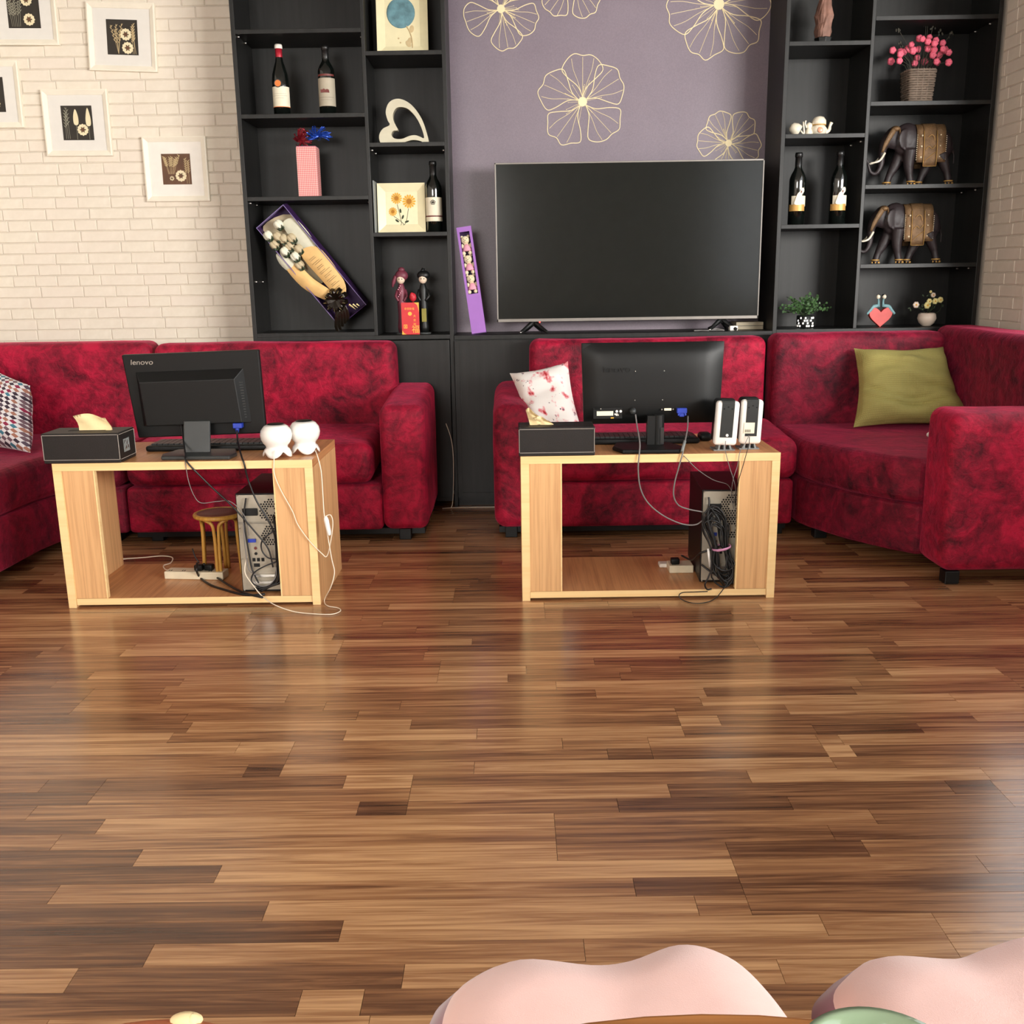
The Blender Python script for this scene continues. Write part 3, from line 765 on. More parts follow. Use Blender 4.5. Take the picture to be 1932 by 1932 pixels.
# ------------------------------------------------------------------ crushed-velvet sofas
def soft(z0, z1, amp=.006, freq=5.0, seed=0.0):
    def fn(v):
        n = mnoise.noise(Vector((v.x * freq + seed, v.y * freq, v.z * freq)))
        return v + Vector((n * amp * .5, n * amp * .5, n * amp if v.z > z0 + .02 else 0))
    return fn
def RB(name, mat, parent, x0, x1, y0, y1, z0, z1, r, seg=4, fn=None, cuts=3):
    return MB().rbox(x0, x1, y0, y1, z0, z1, r, seg, fn or soft(z0, z1), cuts).build(name, mat, parent, smooth=True)
def arm_fn(y0, y1, z1, rise):
    def fn(v):
        n = mnoise.noise(v * 6)
        k = max(0, (v.z - .35) / (z1 - .35)); t = (v.y - y0) / (y1 - y0)
        return v + Vector((n * .004, n * .003, rise * t * k + n * .003 * k))
    return fn

s1 = thing('sofa', 'red crushed velvet sofa with an arm at its right end, behind the left desk table', 'sofa', (-.98, 4.28, 0))
RB('seat_base', 'vel', s1, -1.598, -.548, 3.985, 4.57, .045, .236, .018, 3)
RB('seat_cushion', 'vel', s1, -1.592, -.583, 3.975, 4.46, .238, .402, .045, 5, lambda v: v + Vector((0, 0, (v.y - 3.975) * .06 + .004 * mnoise.noise(v * 7))))
RB('backrest', 'vel', s1, -1.590, -.522, 4.415, 4.574, .24, .790, .042, 5, cuts=5)
RB('armrest', 'vel', s1, -.548, -.362, 3.972, 4.574, .045, .556, .04, 5, arm_fn(3.97, 4.59, .556, .045))
for x, y in ((-1.5, 4.05), (-.46, 4.02), (-1.5, 4.5), (-.46, 4.5)): B(x - .025, x + .025, y - .025, y + .025, 0, .046, 'foot', 'plastic', s1, .003)
B(-1.58, -.38, 4.02, 4.54, .02, .045, 'underframe', 'plastic', s1, 0)

s2 = thing('corner_sofa', 'red crushed velvet corner sofa at the far left, running toward the camera', 'sofa', (-2.2, 3.5, 0))
m = MB().prism([(-2.60, 4.86), (-1.605, 4.86), (-1.605, 3.99), (-1.74, 3.97), (-1.82, 3.88), (-1.845, 3.74), (-1.885, 2.35), (-2.60, 2.35)], .045, .236, 'xy'); m.build('seat_base', 'vel_shade', s2, bevel=.015, seg=3, smooth=False)
m = MB().prism([(-2.42, 4.46), (-1.608, 4.46), (-1.608, 3.98), (-1.72, 3.96), (-1.80, 3.87), (-1.832, 3.74), (-1.868, 3.12), (-2.42, 3.12)], .238, .402, 'xy'); m.build('seat_cushion', 'vel_shade', s2, bevel=.04, seg=5)
m = MB().prism([(-2.42, 3.105), (-1.870, 3.105), (-1.89, 2.36), (-2.42, 2.36)], .238, .402, 'xy'); m.build('seat_cushion', 'vel_shade', s2, bevel=.04, seg=5)
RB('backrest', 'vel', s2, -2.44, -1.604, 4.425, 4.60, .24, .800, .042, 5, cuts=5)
RB('backrest', 'vel_shade', s2, -2.60, -2.43, 2.36, 4.60, .24, .800, .042, 5, cuts=5)
for x, y in ((-1.68, 4.06), (-1.93, 3.2), (-1.93, 2.42), (-2.5, 2.42), (-2.5, 4.5)): B(x - .025, x + .025, y - .025, y + .025, 0, .046, 'foot', 'plastic', s2, .003)

s3 = thing('sofa', 'red crushed velvet sofa with an arm at its left end, behind the right desk table', 'sofa', (.53, 4.28, 0))
RB('seat_base', 'vel', s3, .058, 1.138, 3.985, 4.57, .045, .232, .018, 3)
RB('seat_cushion', 'vel', s3, .062, 1.150, 3.965, 4.46, .234, .402, .05, 5, lambda v: v + Vector((0, 0, (v.y - 3.975) * .06 + .004 * mnoise.noise(v * 7))))
RB('backrest', 'vel', s3, .070, 1.114, 4.415, 4.574, .24, .783, .042, 5, cuts=5)
RB('armrest', 'vel', s3, -.088, .062, 3.968, 4.574, .045, .552, .05, 5, arm_fn(3.97, 4.59, .552, .05))
for x, y in ((-.02, 4.03), (1.08, 4.03), (-.02, 4.5), (1.08, 4.5)): B(x - .025, x + .025, y - .025, y + .025, 0, .046, 'foot', 'plastic', s3, .003)
B(-.07, 1.12, 4.02, 4.54, .02, .045, 'underframe', 'plastic', s3, 0)

s4 = thing('corner_sofa', 'red crushed velvet corner sofa at the far right with its square arm toward the camera', 'sofa', (1.7, 3.9, 0))
foot = [(1.160, 4.40), (1.160, 4.02), (1.185, 3.93), (1.270, 3.74), (1.380, 3.58), (1.452, 3.50), (2.09, 3.50), (2.09, 4.57), (1.160, 4.57)]
MB().prism(foot, .045, .232, 'xy').build('seat_base', 'vel_shade', s4, bevel=.015, seg=3)
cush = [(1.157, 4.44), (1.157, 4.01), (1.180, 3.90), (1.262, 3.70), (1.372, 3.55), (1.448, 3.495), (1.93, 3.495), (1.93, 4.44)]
MB().prism(cush, .234, .400, 'xy').build('seat_cushion', 'vel_shade', s4, bevel=.04, seg=5)
RB('backrest', 'vel_shade', s4, 1.143, 1.905, 4.415, 4.574, .24, .795, .042, 5, cuts=5)
RB('backrest', 'vel_shade', s4, 1.90, 2.095, 3.50, 4.574, .24, .815, .045, 5, cuts=5)
RB('armrest', 'vel', s4, 1.452, 2.095, 3.268, 3.498, .045, .592, .045, 6, cuts=4)
for x, y in ((1.50, 3.31), (2.05, 3.31), (1.24, 3.95), (2.05, 4.5), (1.24, 4.5)): B(x - .025, x + .025, y - .025, y + .025, 0, .046, 'foot', 'plastic', s4, .003)

def cushion(name, mat, label, *a, **k):
    m = MB(); pillow(m, *a, **k)
    return tag(m.build(name, mat, smooth=True, merge=False), label, 'cushion')
cushion('cushion', 'cushg', 'olive green ribbed cushion leaning in the corner of the right corner sofa', (1.440, 4.20, .412), (1.945, 4.185, .412), (1.872, 4.385, .732), (1.480, 4.375, .732), .15, seed=2, pinch=.10, wr=.012, creases=((.22, .55, .02, .98, .022), (.30, .9, .0, .75, .016), (.45, -.2, .6, 1.0, .018), (.40, .1, .0, .25, .016)))
cushion('cushion', 'cushf', 'white cushion with red and pink floral print, slumped against the sofa arm', (.060, 4.10, .415), (.285, 4.06, .41), (.232, 4.30, .700), (-.018, 4.22, .660), .15, seed=5, pinch=.10)
cushion('cushion', 'cushd', 'white cushion with small coloured diamond checks at the left edge of the photo', (-2.33, 4.04, .425), (-1.905, 3.86, .41), (-1.99, 4.10, .650), (-2.30, 4.26, .76), .15, seed=9, pinch=.06)
m = MB(); m.ell((1.6755, 3.9740, 0.4120), (.018, .014, .012), 8, 5); tag(m.build('paper_scrap', 'whitem'), 'small crumpled white paper on the seat behind the square right sofa arm', 'paper')

# ------------------------------------------------------------------ two oak-laminate desk tables
def desk(label, x0, x1, y0, y1):
    t = thing('desk_table', label, 'table', ((x0 + x1) / 2, (y0 + y1) / 2, 0))
    H, th = .490, .026
    B(x0, x1, y0 + .0015, y1, H - th, H, 'tabletop', 'oakx', t, .0008)
    B(x0, x1, y0, y0 + .0015, H - th, H, 'front_edging', 'edge', t, 0)
    for a in (x0, x1 - .026):
        B(a, a + .026, y0 + .0015, y1, 0, H - th - .0005, 'side_panel', 'oak', t, .0008)
        B(a, a + .026, y0, y0 + .0015, 0, H - th - .0005, 'side_edging', 'edge', t, 0)
    for a, b in ((x0 + .0265, x0 + .130), (x1 - .130, x1 - .0265)):
        B(a, b, y0 + .004, y0 + .020, .031, H - th - .0005, 'front_board', 'oak', t, .0006)
        e = b if a < (x0 + x1) / 2 else a
        B(e - .001, e + .003, y0 + .003, y0 + .021, .031, H - th - .0005, 'board_edging', 'edge', t, 0)
        B(a - .0022, a + .0006, y0 + .0025, y0 + .006, .031, H - th - .001, 'glue_line', 'edge', t, 0) if a < (x0 + x1) / 2 else B(b - .0006, b + .0022, y0 + .0025, y0 + .006, .031, H - th - .001, 'glue_line', 'edge', t, 0)
    B(x0 + .0265, x1 - .0265, y0 + .006, y1 - .002, .008, .030, 'bottom_board', 'oakx', t, .0008)
    B(x0 + .0265, x1 - .0265, y0 + .0045, y0 + .006, .008, .030, 'bottom_edging', 'edge', t, 0)
    return t
desk('oak laminate desk table on the left, holding the branded monitor and round white speakers', -1.496, -.655, 3.160, 3.580)
desk('oak laminate desk table on the right, holding the curved-back monitor and silver speakers', .018, .857, 3.168, 3.588)
TZ = .490

# ------------------------------------------------------------------ left monitor
mo = thing('monitor', 'flat square-cornered black monitor seen from behind on the left desk table', 'monitor', (-1.06, 3.29, TZ))
mm = Matrix.Translation((-1.060, 3.335, .548)) @ Matrix.Rotation(R(-1.3), 4, 'Y') @ Matrix.Rotation(R(4), 4, 'X')
m = MB(); m.M = mm; m.add([(-.213, -.004, 0), (.221, -.004, 0), (.226, -.004, .280), (-.228, -.004, .280), (-.213, .018, 0), (.221, .018, 0), (.226, .018, .280), (-.228, .018, .280)], [(0, 1, 2, 3), (7, 6, 5, 4), (0, 4, 5, 1), (1, 5, 6, 2), (2, 6, 7, 3), (3, 7, 4, 0)]); m.build('housing', 'plastic', mo, bevel=.004)
m = MB(); m.M = mm; m.box(-.205, .210, .018, .0195, .02, .268); m.build('screen', 'gloss', mo)
m = MB(); m.M = mm                                    # chamfered hump on the back
o = [(-.186, .045), (.150, .045), (.158, .225), (-.190, .225)]; i = [(-.165, .052), (.172 - .03, .052), (.140, .200), (-.176 + .01, .200)]
o = [(-.188, .040), (.176, .040), (.168, .222), (-.188, .222)]; i = [(-.168, .046), (.150, .046), (.142, .192), (-.172, .192)]
vs = [(a, -.004, b) for a, b in o] + [(a, -.034, b) for a, b in i]
m.add(vs, [(4, 5, 6, 7)] + [(k, (k + 1) % 4, 4 + (k + 1) % 4, 4 + k) for k in range(4)]); m.build('rear_hump', 'plastic', mo, bevel=.002)
m = MB(); m.M = mm
for k in range(14): m.box(.152, .166, -.021 - .0002, -.019, .06 + k * .009, .063 + k * .009)
m.build('vent_slots', 'plastic2', mo)
m = MB(); m.M = Matrix.Translation((-1.056, 3.262, TZ)) @ Matrix.Rotation(R(-14), 4, 'X'); m.box(-.046, .042, 0, .012, .006, .118); m.build('stand_neck', 'plastic2', mo, bevel=.003)
m = MB().prism([(-1.150, 3.185), (-.925, 3.178), (-.918, 3.24), (-.945, 3.33), (-1.14, 3.335), (-1.165, 3.24)], TZ + .0005, TZ + .013, 'xy'); m.build('stand_base', 'plastic2', mo, bevel=.004)
m = MB(); m.box(-.942, -.912, 3.300, 3.328, .575, .592); m.tube([(-.930, 3.312, .578), (-.930, 3.308, .560)], [.009, .005], 8); m.build('video_plug', 'blue', mo, bevel=.002)
m = MB(); m.box(-1.135, -1.112, 3.305, 3.33, .585, .60); m.build('power_plug', 'plastic', mo, bevel=.003)
text('lenovo', .024, (-1.268, 3.3136, .790), 'maker_lettering', 'silver', mo, .0008, .12, stretch=1.15, rot=(R(94), 0, 0))

# ------------------------------------------------------------------ right monitor
mo = thing('monitor', 'black monitor with softly curved back and sticker, seen from behind on the right desk table', 'monitor', (.45, 3.27, TZ))
X0, X1, Z0, Z1, Y = .226, .700, .566, .836, 3.345
def curved_back():
    n = 14; vs = []; fs = []
    for j in range(n + 1):
        for i in range(n + 1):
            u, v = 2 * i / n - 1, 2 * j / n - 1
            bulge = .030 * (1 - abs(u) ** 5) ** .6 * (1 - abs(v) ** 4) ** .6
            shrink = 1 - .012 * (v < 0) * (-v)
            x = (X0 + X1) / 2 + (X1 - X0) / 2 * u * (1 - .035 * (1 - (v + 1) / 2)); z = (Z0 + Z1) / 2 + (Z1 - Z0) / 2 * v
            vs.append((x, Y - bulge, z))
    for j in range(n):
        for i in range(n): fs.append((j * (n + 1) + i, j * (n + 1) + i + 1, (j + 1) * (n + 1) + i + 1, (j + 1) * (n + 1) + i))
    return vs, fs
m = MB(); m.add(*curved_back()); m.build('rear_shell', 'plastic', mo, smooth=True)
m = MB(); m.add([(X0 + .008, Y - .001, Z0), (X1 - .008, Y - .001, Z0), (X1, Y - .001, Z1), (X0, Y - .001, Z1), (X0 + .008, Y + .022, Z0), (X1 - .008, Y + .022, Z0), (X1, Y + .022, Z1), (X0, Y + .022, Z1)], [(0, 1, 2, 3), (7, 6, 5, 4), (0, 4, 5, 1), (1, 5, 6, 2), (2, 6, 7, 3), (3, 7, 4, 0)])
m.build('housing', 'plastic', mo, bevel=.003)
B(X0 + .016, X1 - .016, Y + .022, Y + .0235, Z0 + .014, Z1 - .012, 'screen', 'gloss', mo, 0)
YB = Y - .0315
B(.275, .330, YB - .0006, YB + .002, .598, .613, 'sticker', 'label', mo, 0)
m = MB(); m.box(.264, .360, YB - .0003, YB + .003, .588, .624); st = m.build('rating_plate', 'plastic', mo)
m = MB()
for k in range(5): m.box(.266 + .0, .290 - k * .003, YB - .0007, YB - .0003, .620 - k * .0, .622)
for k in range(3):
    m.prism([(.342 + .013 * (k % 2) + .0045 * math.cos(a * .7), .612 - .011 * (k // 2) + .0045 * math.sin(a * .7)) for a in range(9)], YB - .0007, YB - .0003)
m.box(.334, .339, YB - .0007, YB - .0003, .600, .605); m.box(.343, .348, YB - .0007, YB - .0003, .597, .602)
m.build('plate_marks', 'whitem', st)
B(.322, .332, YB - .0008, YB - .0003, .5885, .592, 'yellow_mark', 'goldink', st, 0)
tx = text('lenovo', .030, (.290, YB - .0004, .742), 'embossed_lettering', 'plastic', mo, .0005, 0, stretch=1.2)
for x, z in ((.402, .744), (.498, .744), (.402, .648), (.494, .648)):
    MB().ell((x, YB + .001, z), .0022, 8, 5).build('screw', 'silver', mo)
m = MB(); m.lathe([(.011, 0), (.012, .003), (.008, .018)], n=12); m.v = [Matrix.Translation((.395, YB + .001, .612)) @ Matrix.Rotation(R(90), 4, 'X') @ v for v in m.v]; m.build('power_plug', 'plastic2', mo, smooth=True)
B(.500, .524, YB - .002, YB + .002, .612, .620, 'display_socket', 'label', mo, .001)
for x in (.492, .530): MB().ell((x, YB - .001, .616), .003, 8, 5).build('socket_screw', 'silver', mo)
m = MB(); m.box(.541, .574, YB - .016, YB + .002, .604, .621); m.tube([(.549, YB - .012, .606), (.546, YB - .012, .596)], .004, 8); m.tube([(.567, YB - .012, .606), (.570, YB - .012, .596)], .004, 8); m.box(.550, .566, YB - .012, YB - .002, .592, .606)
m.build('video_plug', 'blue', mo, bevel=.002)
m = MB(); m.lathe([(.020, 0), (.0195, .10)], (.478, 3.29, TZ + .012), 24); m.box(.440, .478, 3.275, 3.31, TZ + .012, .60); m.build('stand_neck', 'plastic', mo, smooth=False)
B(.482, .494, 3.268, 3.2705, TZ + .016, TZ + .072, 'neck_trim', 'steel', mo, .001)
m = MB().prism([(.348, 3.178), (.535, 3.172), (.560, 3.235), (.520, 3.335), (.345, 3.345), (.322, 3.25)], TZ + .0005, TZ + .014, 'xy'); m.build('stand_base', 'plastic', mo, bevel=.005)

def keyboard(label, x0, x1, y0, y1):
    t = thing('keyboard', label, 'keyboard', ((x0 + x1) / 2, (y0 + y1) / 2, TZ))
    m = MB(); m.rbox(x0, x1, y0, y1, TZ + .0005, TZ + .020, .007, 3); m.build('keyboard_body', 'plastic', t, smooth=False)
    w = (x1 - x0 - .03) / 20; m = MB()
    for r in range(5):
        for c in range(20):
            a = x0 + .015 + c * w; b = y0 + .02 + r * .021
            m.box(a, a + w * .88, b, b + .018, TZ + .020, TZ + .0255)
    m.build('keys', 'plastic2', t, kind='stuff')
    return t
keyboard('black keyboard lying behind the stand of the square-cornered left monitor', -1.262, -.840, 3.355, 3.50)
keyboard('black keyboard lying behind the stand of the curved-back right monitor', .262, .632, 3.365, 3.50)
ms = MB(); ms.rbox(.640, .685, 3.405, 3.47, TZ + .0005, TZ + .028, .013, 4); tag(ms.build('computer_mouse', 'plastic', smooth=True), 'black mouse at the right end of the right keyboard', 'mouse')

# ------------------------------------------------------------------ tissue boxes
def tissue_box(label, x0, x1, y0, y1, h, side):
    t = thing('tissue_box', label, 'tissue box', ((x0 + x1) / 2, (y0 + y1) / 2, TZ))
    z1 = TZ + h
    B(x0, x1, y0, y1, TZ + .0005, z1, 'box_body', 'leather', t, .003)
    m = MB(); z = TZ + .011; e = .0006
    def seam(a, b): m.tube([a, b], .0009, 5)
    for zz in (TZ + .012, z1 - .006): seam((x0 + .004, y0 - e, zz), (x1 - .004, y0 - e, zz)); seam((x1 + e, y0 + .004, zz), (x1 + e, y1 - .004, zz))
    seam((x1 - .002, y0 - e, TZ + .012), (x1 - .002, y0 - e, z1 - .006)); seam((x0 + .002, y0 - e, TZ + .012), (x0 + .002, y0 - e, z1 - .006)); seam((x1 + e, y1 - .004, TZ + .012), (x1 + e, y1 - .004, z1 - .006))
    m.build('stitching', 'stitch', t)
    cx, cy = (x0 + x1) / 2 - side * .015, (y0 + y1) / 2
    B(cx - .06, cx + .06, cy - .012, cy + .012, z1, z1 + .0008, 'slot', 'hole', t, 0)
    return t, cx, cy, z1
t, cx, cy, z1 = tissue_box('long black leatherette tissue box with white stitching on the left desk table', -1.515, -1.267, 3.150, 3.285, .098, 0)
def tissue(pts_bottom, pts_top, parent, bulge=.006):
    n = 12; vs = []; a, b = map(Vector, pts_bottom); rows = len(pts_top)
    for side in (1, -1):
        for k in range(n + 1):
            u = k / n; vs.append(a.lerp(b, u) + Vector((0, side * .004, 0)))
            for q in range(1, 5):
                c = Vector(pts_top[0]).lerp(Vector(pts_top[1]), u); p = a.lerp(b, u).lerp(c, q / 4)
                w = math.sin(math.pi * q / 4) * bulge + bulge * .7 * math.sin(u * 8 + q)
                vs.append(p + Vector((0, side * .003 * (1 - q / 4) + w, .010 * (q / 4) * math.sin(math.pi * min(1, u * 1.1)))))
    fs = []
    for s in (0, 1):
        for k in range(n):
            for q in range(4):
                i = s * (n + 1) * 5 + k * 5 + q; f = (i, i + 5, i + 6, i + 1); fs.append(f if s else f[::-1])
    for k in range(n): fs.append((k * 5 + 4, (k + 1) * 5 + 4, (n + 1) * 5 + (k + 1) * 5 + 4, (n + 1) * 5 + k * 5 + 4))
    return MB().add(vs, fs).build('tissue_sheet', 'tissue', parent, smooth=True)
tissue(((-1.418, cy, z1), (-1.312, cy, z1)), ((-1.432, cy - .004, z1 + .048), (-1.330, cy, z1 + .040)), t)
m = MB(); e = x = -1.267 + .0006
m.box(x - .001, x + .0006, 3.185, 3.232, TZ + .030, TZ + .072); em = m.build('emblem', 'grey', t)
m = MB()
for k in range(9): a = random.Random(k).uniform(0, 1); m.ell((x + .0006, 3.190 + .004 * k, TZ + .036 + .032 * a), (.001, .003, .006), 6, 4)
m.build('emblem_relief', 'silver', em)
MB().ell((-1.262, 3.27, TZ + .066), (.003, .003, .003), 8, 6).build('stud', 'silver', t)
t, cx, cy, z1 = tissue_box('black leatherette tissue box without emblem at the left end of the right desk table', .012, .257, 3.160, 3.285, .094, 0)
tissue(((.050, cy, z1), (.125, cy, z1)), ((.036, cy, z1 + .050), (.062, cy - .01, z1 + .040)), t, .010)
tissue(((.085, cy - .006, z1), (.128, cy - .006, z1)), ((.060, cy - .012, z1 + .022), (.110, cy - .02, z1 + .016)), t, .006)

# ------------------------------------------------------------------ white round speakers (left) and silver speakers (right)
def round_speaker(label, cx, cy, rz):
    t = thing('speaker', label, 'speaker', (cx, cy, TZ), 'round white speakers')
    prof = [(.006, .030), (.024, .030), (.034, .012), (.040, .002), (.0435, .004), (.0425, .014), (.038, .026), (.0345, .034), (.036, .041), (.044, .050), (.0495, .062), (.0515, .076), (.048, .091), (.038, .104), (.0275, .1095), (.0265, .1085), (.0, .106)]
    def fn(p, th, r, z):
        if z < .03:
            k = (.5 + .5 * math.cos(4 * (th + rz))) ** .35; p.z += .026 * (1 - k) ** 1.0 * (1 - z / .03) ** .7 if r > .02 else 0
            if r > .03: q = 1 + .10 * k; p.x = cx + (p.x - cx) * q; p.y = cy + (p.y - cy) * q
        return p
    MB().lathe(prof, (cx, cy, TZ), 48, fn, cap=False).build('speaker_body', 'white', t, smooth=True)
    MB().lathe([(0, .1085), (.027, .1095), (.0255, .1115), (.012, .1125), (0, .1128)], (cx, cy, TZ), 32, cap=False).build('speaker_grille', 'plastic', t, smooth=True)
    return t
round_speaker('glossy white round speaker with black top, nearer the monitor on the left desk table', -.778, 3.214, R(95))
round_speaker('glossy white round speaker with black top, at the right corner of the left desk table', -.700, 3.284, R(70))

def box_speaker(label, x0, x1, y0, z1, sticker, lean):
    t = thing('speaker', label, 'speaker', ((x0 + x1) / 2, y0 + .045, TZ), 'silver and black box speakers'); cx = (x0 + x1) / 2; w = (x1 - x0)
    Q = Matrix.Translation((cx, y0 + .04, TZ + .022)) @ Matrix.Rotation(R(lean), 4, 'Y') @ Matrix.Rotation(R(5), 4, 'X'); h = z1 - TZ - .022
    m = MB(); m.M = Q; m.rbox(-w / 2 + .003, w / 2 - .003, -.030, .045, .0, h, .012, 4); m.build('cabinet', 'plastic', t, smooth=True)
    m = MB(); m.M = Q; m.rbox(-w / 2, w / 2, -.034, -.004, -.002, h + .001, .011, 4); m.build('silver_shell', 'white' if not sticker else 'whitem', t, smooth=True)
    m = MB(); m.M = Q; m.box(-w * .27, w * .27, -.0355, -.033, .026, h - .004); m.box(-w * .27, w * .27, -.034, .0, h - .006, h + .0025); pn = m.build('rear_panel', 'plastic2', t, bevel=.001)
    for dx, dz in ((-.013, -.022), (0, -.016), (.013, -.022)):
        m = MB(); m.M = Q; m.ell((dx, -.0358, h + dz), (.0028, .001, .0028), 8, 5); m.build('port_hole', 'hole', pn)
    if sticker:
        m = MB(); m.M = Q; m.box(-w * .34, w * .14, -.0365, -.0355, .036, .072); s = m.build('sticker', 'label', t)
        m = MB(); m.M = Q
        for k in range(9): m.box(-w * .30 + k * .0022, -w * .30 + k * .0022 + (.0012 if k % 3 else .0006), -.0369, -.0365, .040, .049)
        m.build('barcode', 'ink', s)
    else:
        m = MB(); m.M = Q; m.lathe([(.0042, 0), (.0042, .002)], n=14); m.v = []; m.f = []
        m.M = Q @ Matrix.Translation((.003, -.0355, .034)) @ Matrix.Rotation(R(90), 4, 'X'); m.lathe([(.0048, 0), (.0045, .0022)], n=16); m.build('round_label', 'white', t)
    m = MB(); m.box(x0 + .002, x1 - .004, y0 + .010, y0 + .075, TZ + .0005, TZ + .004)
    for s in (-.8, 0, .8): m.add([(cx + s * w * .33 - .003, y0 + .010, TZ + .003), (cx + s * w * .33 + .003, y0 + .010, TZ + .003), (cx + s * w * .25 + .002, y0 + .016, TZ + .026), (cx + s * w * .25 - .002, y0 + .016, TZ + .026), (cx + s * w * .33 - .003, y0 + .06, TZ + .003), (cx + s * w * .33 + .003, y0 + .06, TZ + .003), (cx + s * w * .25 + .002, y0 + .05, TZ + .026), (cx + s * w * .25 - .002, y0 + .05, TZ + .026)], [(0, 1, 2, 3), (7, 6, 5, 4), (0, 4, 5, 1), (1, 5, 6, 2), (2, 6, 7, 3), (3, 7, 4, 0)])
    m.build('speaker_stand', 'grey', t)
    return t
box_speaker('silver and black box speaker with a small round white label, nearer the right monitor', .648, .724, 3.205, .655, False, 2.0)
box_speaker('silver box speaker with a cream barcode sticker, at the right end of the desk', .736, .808, 3.225, .656, True, .8)

# ------------------------------------------------------------------ computer towers
def tower(label, x0, x1, y0, y1, z0, z1, style):
    t = thing('computer_tower', label, 'computer', ((x0 + x1) / 2, (y0 + y1) / 2, z0)); W, Hh = x1 - x0, z1 - z0; r = random.Random(style)
    B(x0, x1, y0 + .006, y1, z0 + .004, z1, 'case', 'plastic', t, .002)
    m = MB()
    for fx in (x0 + .02, x1 - .02):
        for fy in (y0 + .04, y1 - .04): m.box(fx - .01, fx + .01, fy - .01, fy + .01, z0 - .0, z0 + .005)
    m.build('feet', 'plastic', t)
    pl = B(x0 + .004, x1 - .004, y0, y0 + .006, z0 + .012, z1 - .004, 'rear_plate', 'metalg', t, .001)
    def X(u): return x0 + u * W
    def Z(v): return z0 + v * Hh
    for cu, cv, rad in ((.70, .83, .040), (.70, .585 if style else .60, .036)):
        m = MB(); hole = .0034
        for i in range(-8, 9):
            for j in range(-8, 9):
                px, pz = i * .0088 + (j % 2) * .0044, j * .0076
                lim = (px ** 2 + pz ** 2) ** .5 if style else max(abs(px), abs(pz) * 1.02, (abs(px) + abs(pz)) * .74)
                if .0125 < (px ** 2 + pz ** 2) ** .5 and lim < rad:
                    m.prism([(X(cu) + px + hole * math.cos(a * math.pi / 3), Z(cv) + pz + hole * math.sin(a * math.pi / 3)) for a in range(6)], y0 - .0006, y0)
        m.build('fan_grille', 'hole', pl)
        MB().prism([(X(cu) + .012 * math.cos(a * .3927), Z(cv) + .012 * math.sin(a * .3927)) for a in range(16)], y0 - .0010, y0).build('fan_hub', 'metalg', pl)
    B(X(.14), X(.44), y0 - .010, y0, Z(.79), Z(.86), 'power_socket', 'plastic', pl, .002)
    m = MB()
    for k in range(2): m.box(X(.02), X(.96), y0 - .0008, y0, Z(.705 + .012 * k), Z(.708 + .012 * k))
    m.build('panel_seam', 'ink', pl)
    for v, cmat in ((.52, 'blue'),): B(X(.20), X(.36), y0 - .006, y0, Z(v), Z(v + .035), 'display_port', cmat, pl, .001)
    for k, v in enumerate((.46, .405)):
        m = MB(); m.M = Matrix.Translation((X(.34), y0 - .0004, Z(v))) @ Matrix.Rotation(R(90), 4, 'X'); m.lathe([(.005, 0), (.005, .002), (.003, .003)], n=12); m.build('audio_jack', 'hole' if k else 'maroon', pl)
    for k in range(3): B(X(.26 + .09 * k), X(.32 + .09 * k), y0 - .001, y0, Z(.325), Z(.36), 'data_port', 'hole', pl, 0)
    B(X(.28), X(.40), y0 - .001, y0, Z(.27), Z(.305), 'network_port', 'hole', pl, 0)
    for k in range(5): B(X(.24), X(.93), y0 - .003, y0, Z(.065 + .034 * k), Z(.088 + .034 * k), 'slot_cover', 'silver' if k % 2 else 'metalg', pl, .0005)
    for v in (.03, .35, .66, .985): MB().ell((X(.05), y0, Z(v)), .003, 8, 5).build('case_screw', 'silver', pl)
    return t
tower('computer tower with silver-grey rear plate under the left desk table beside the cane stool', -.925, -.760, 3.200, 3.56, .030, .372, 1)
tw = tower('computer tower half hidden by a big coil of cables under the right desk table', .630, .775, 3.235, 3.57, .030, .354, 0)
tw.rotation_euler = (0, 0, R(-3))

# ------------------------------------------------------------------ cane stool, power strips
st = thing('stool', 'small yellow cane stool with dark red-brown seat under the left desk table', 'stool', (-1.056, 3.44, .030))
c = (-1.056, 3.44)
MB().lathe([(0, .228), (.070, .229), (.078, .232), (.078, .238), (.04, .243), (0, .244)], (c[0], c[1], .018), 32, cap=False).build('seat', 'stoolseat', st, smooth=True)
MB().tube([(c[0] + .081 * math.cos(a * .2618), c[1] + .081 * math.sin(a * .2618), .250) for a in range(24)], .0085, 8, closed=True).build('seat_rim', 'rattan', st, smooth=True)
for k in range(4):
    a = R(-86 + 90 * k); ca, sa = math.cos(a), math.sin(a)
    for s in (-1, 1):
        da = a + s * R(38)
        m = MB(); m.tube([(c[0] + .066 * ca - s * .006 * sa, c[1] + .066 * sa + s * .006 * ca, .031), (c[0] + .062 * ca - s * .0065 * sa, c[1] + .062 * sa + s * .0065 * ca, .13), (c[0] + .060 * ca - s * .008 * sa, c[1] + .060 * sa + s * .008 * ca, .19), (c[0] + .062 * math.cos(a + s * .22), c[1] + .062 * math.sin(a + s * .22), .226), (c[0] + .070 * math.cos(da), c[1] + .070 * math.sin(da), .244)], .0062, 8, smooth=4)
        m.build('leg', 'rattan', st, smooth=True)

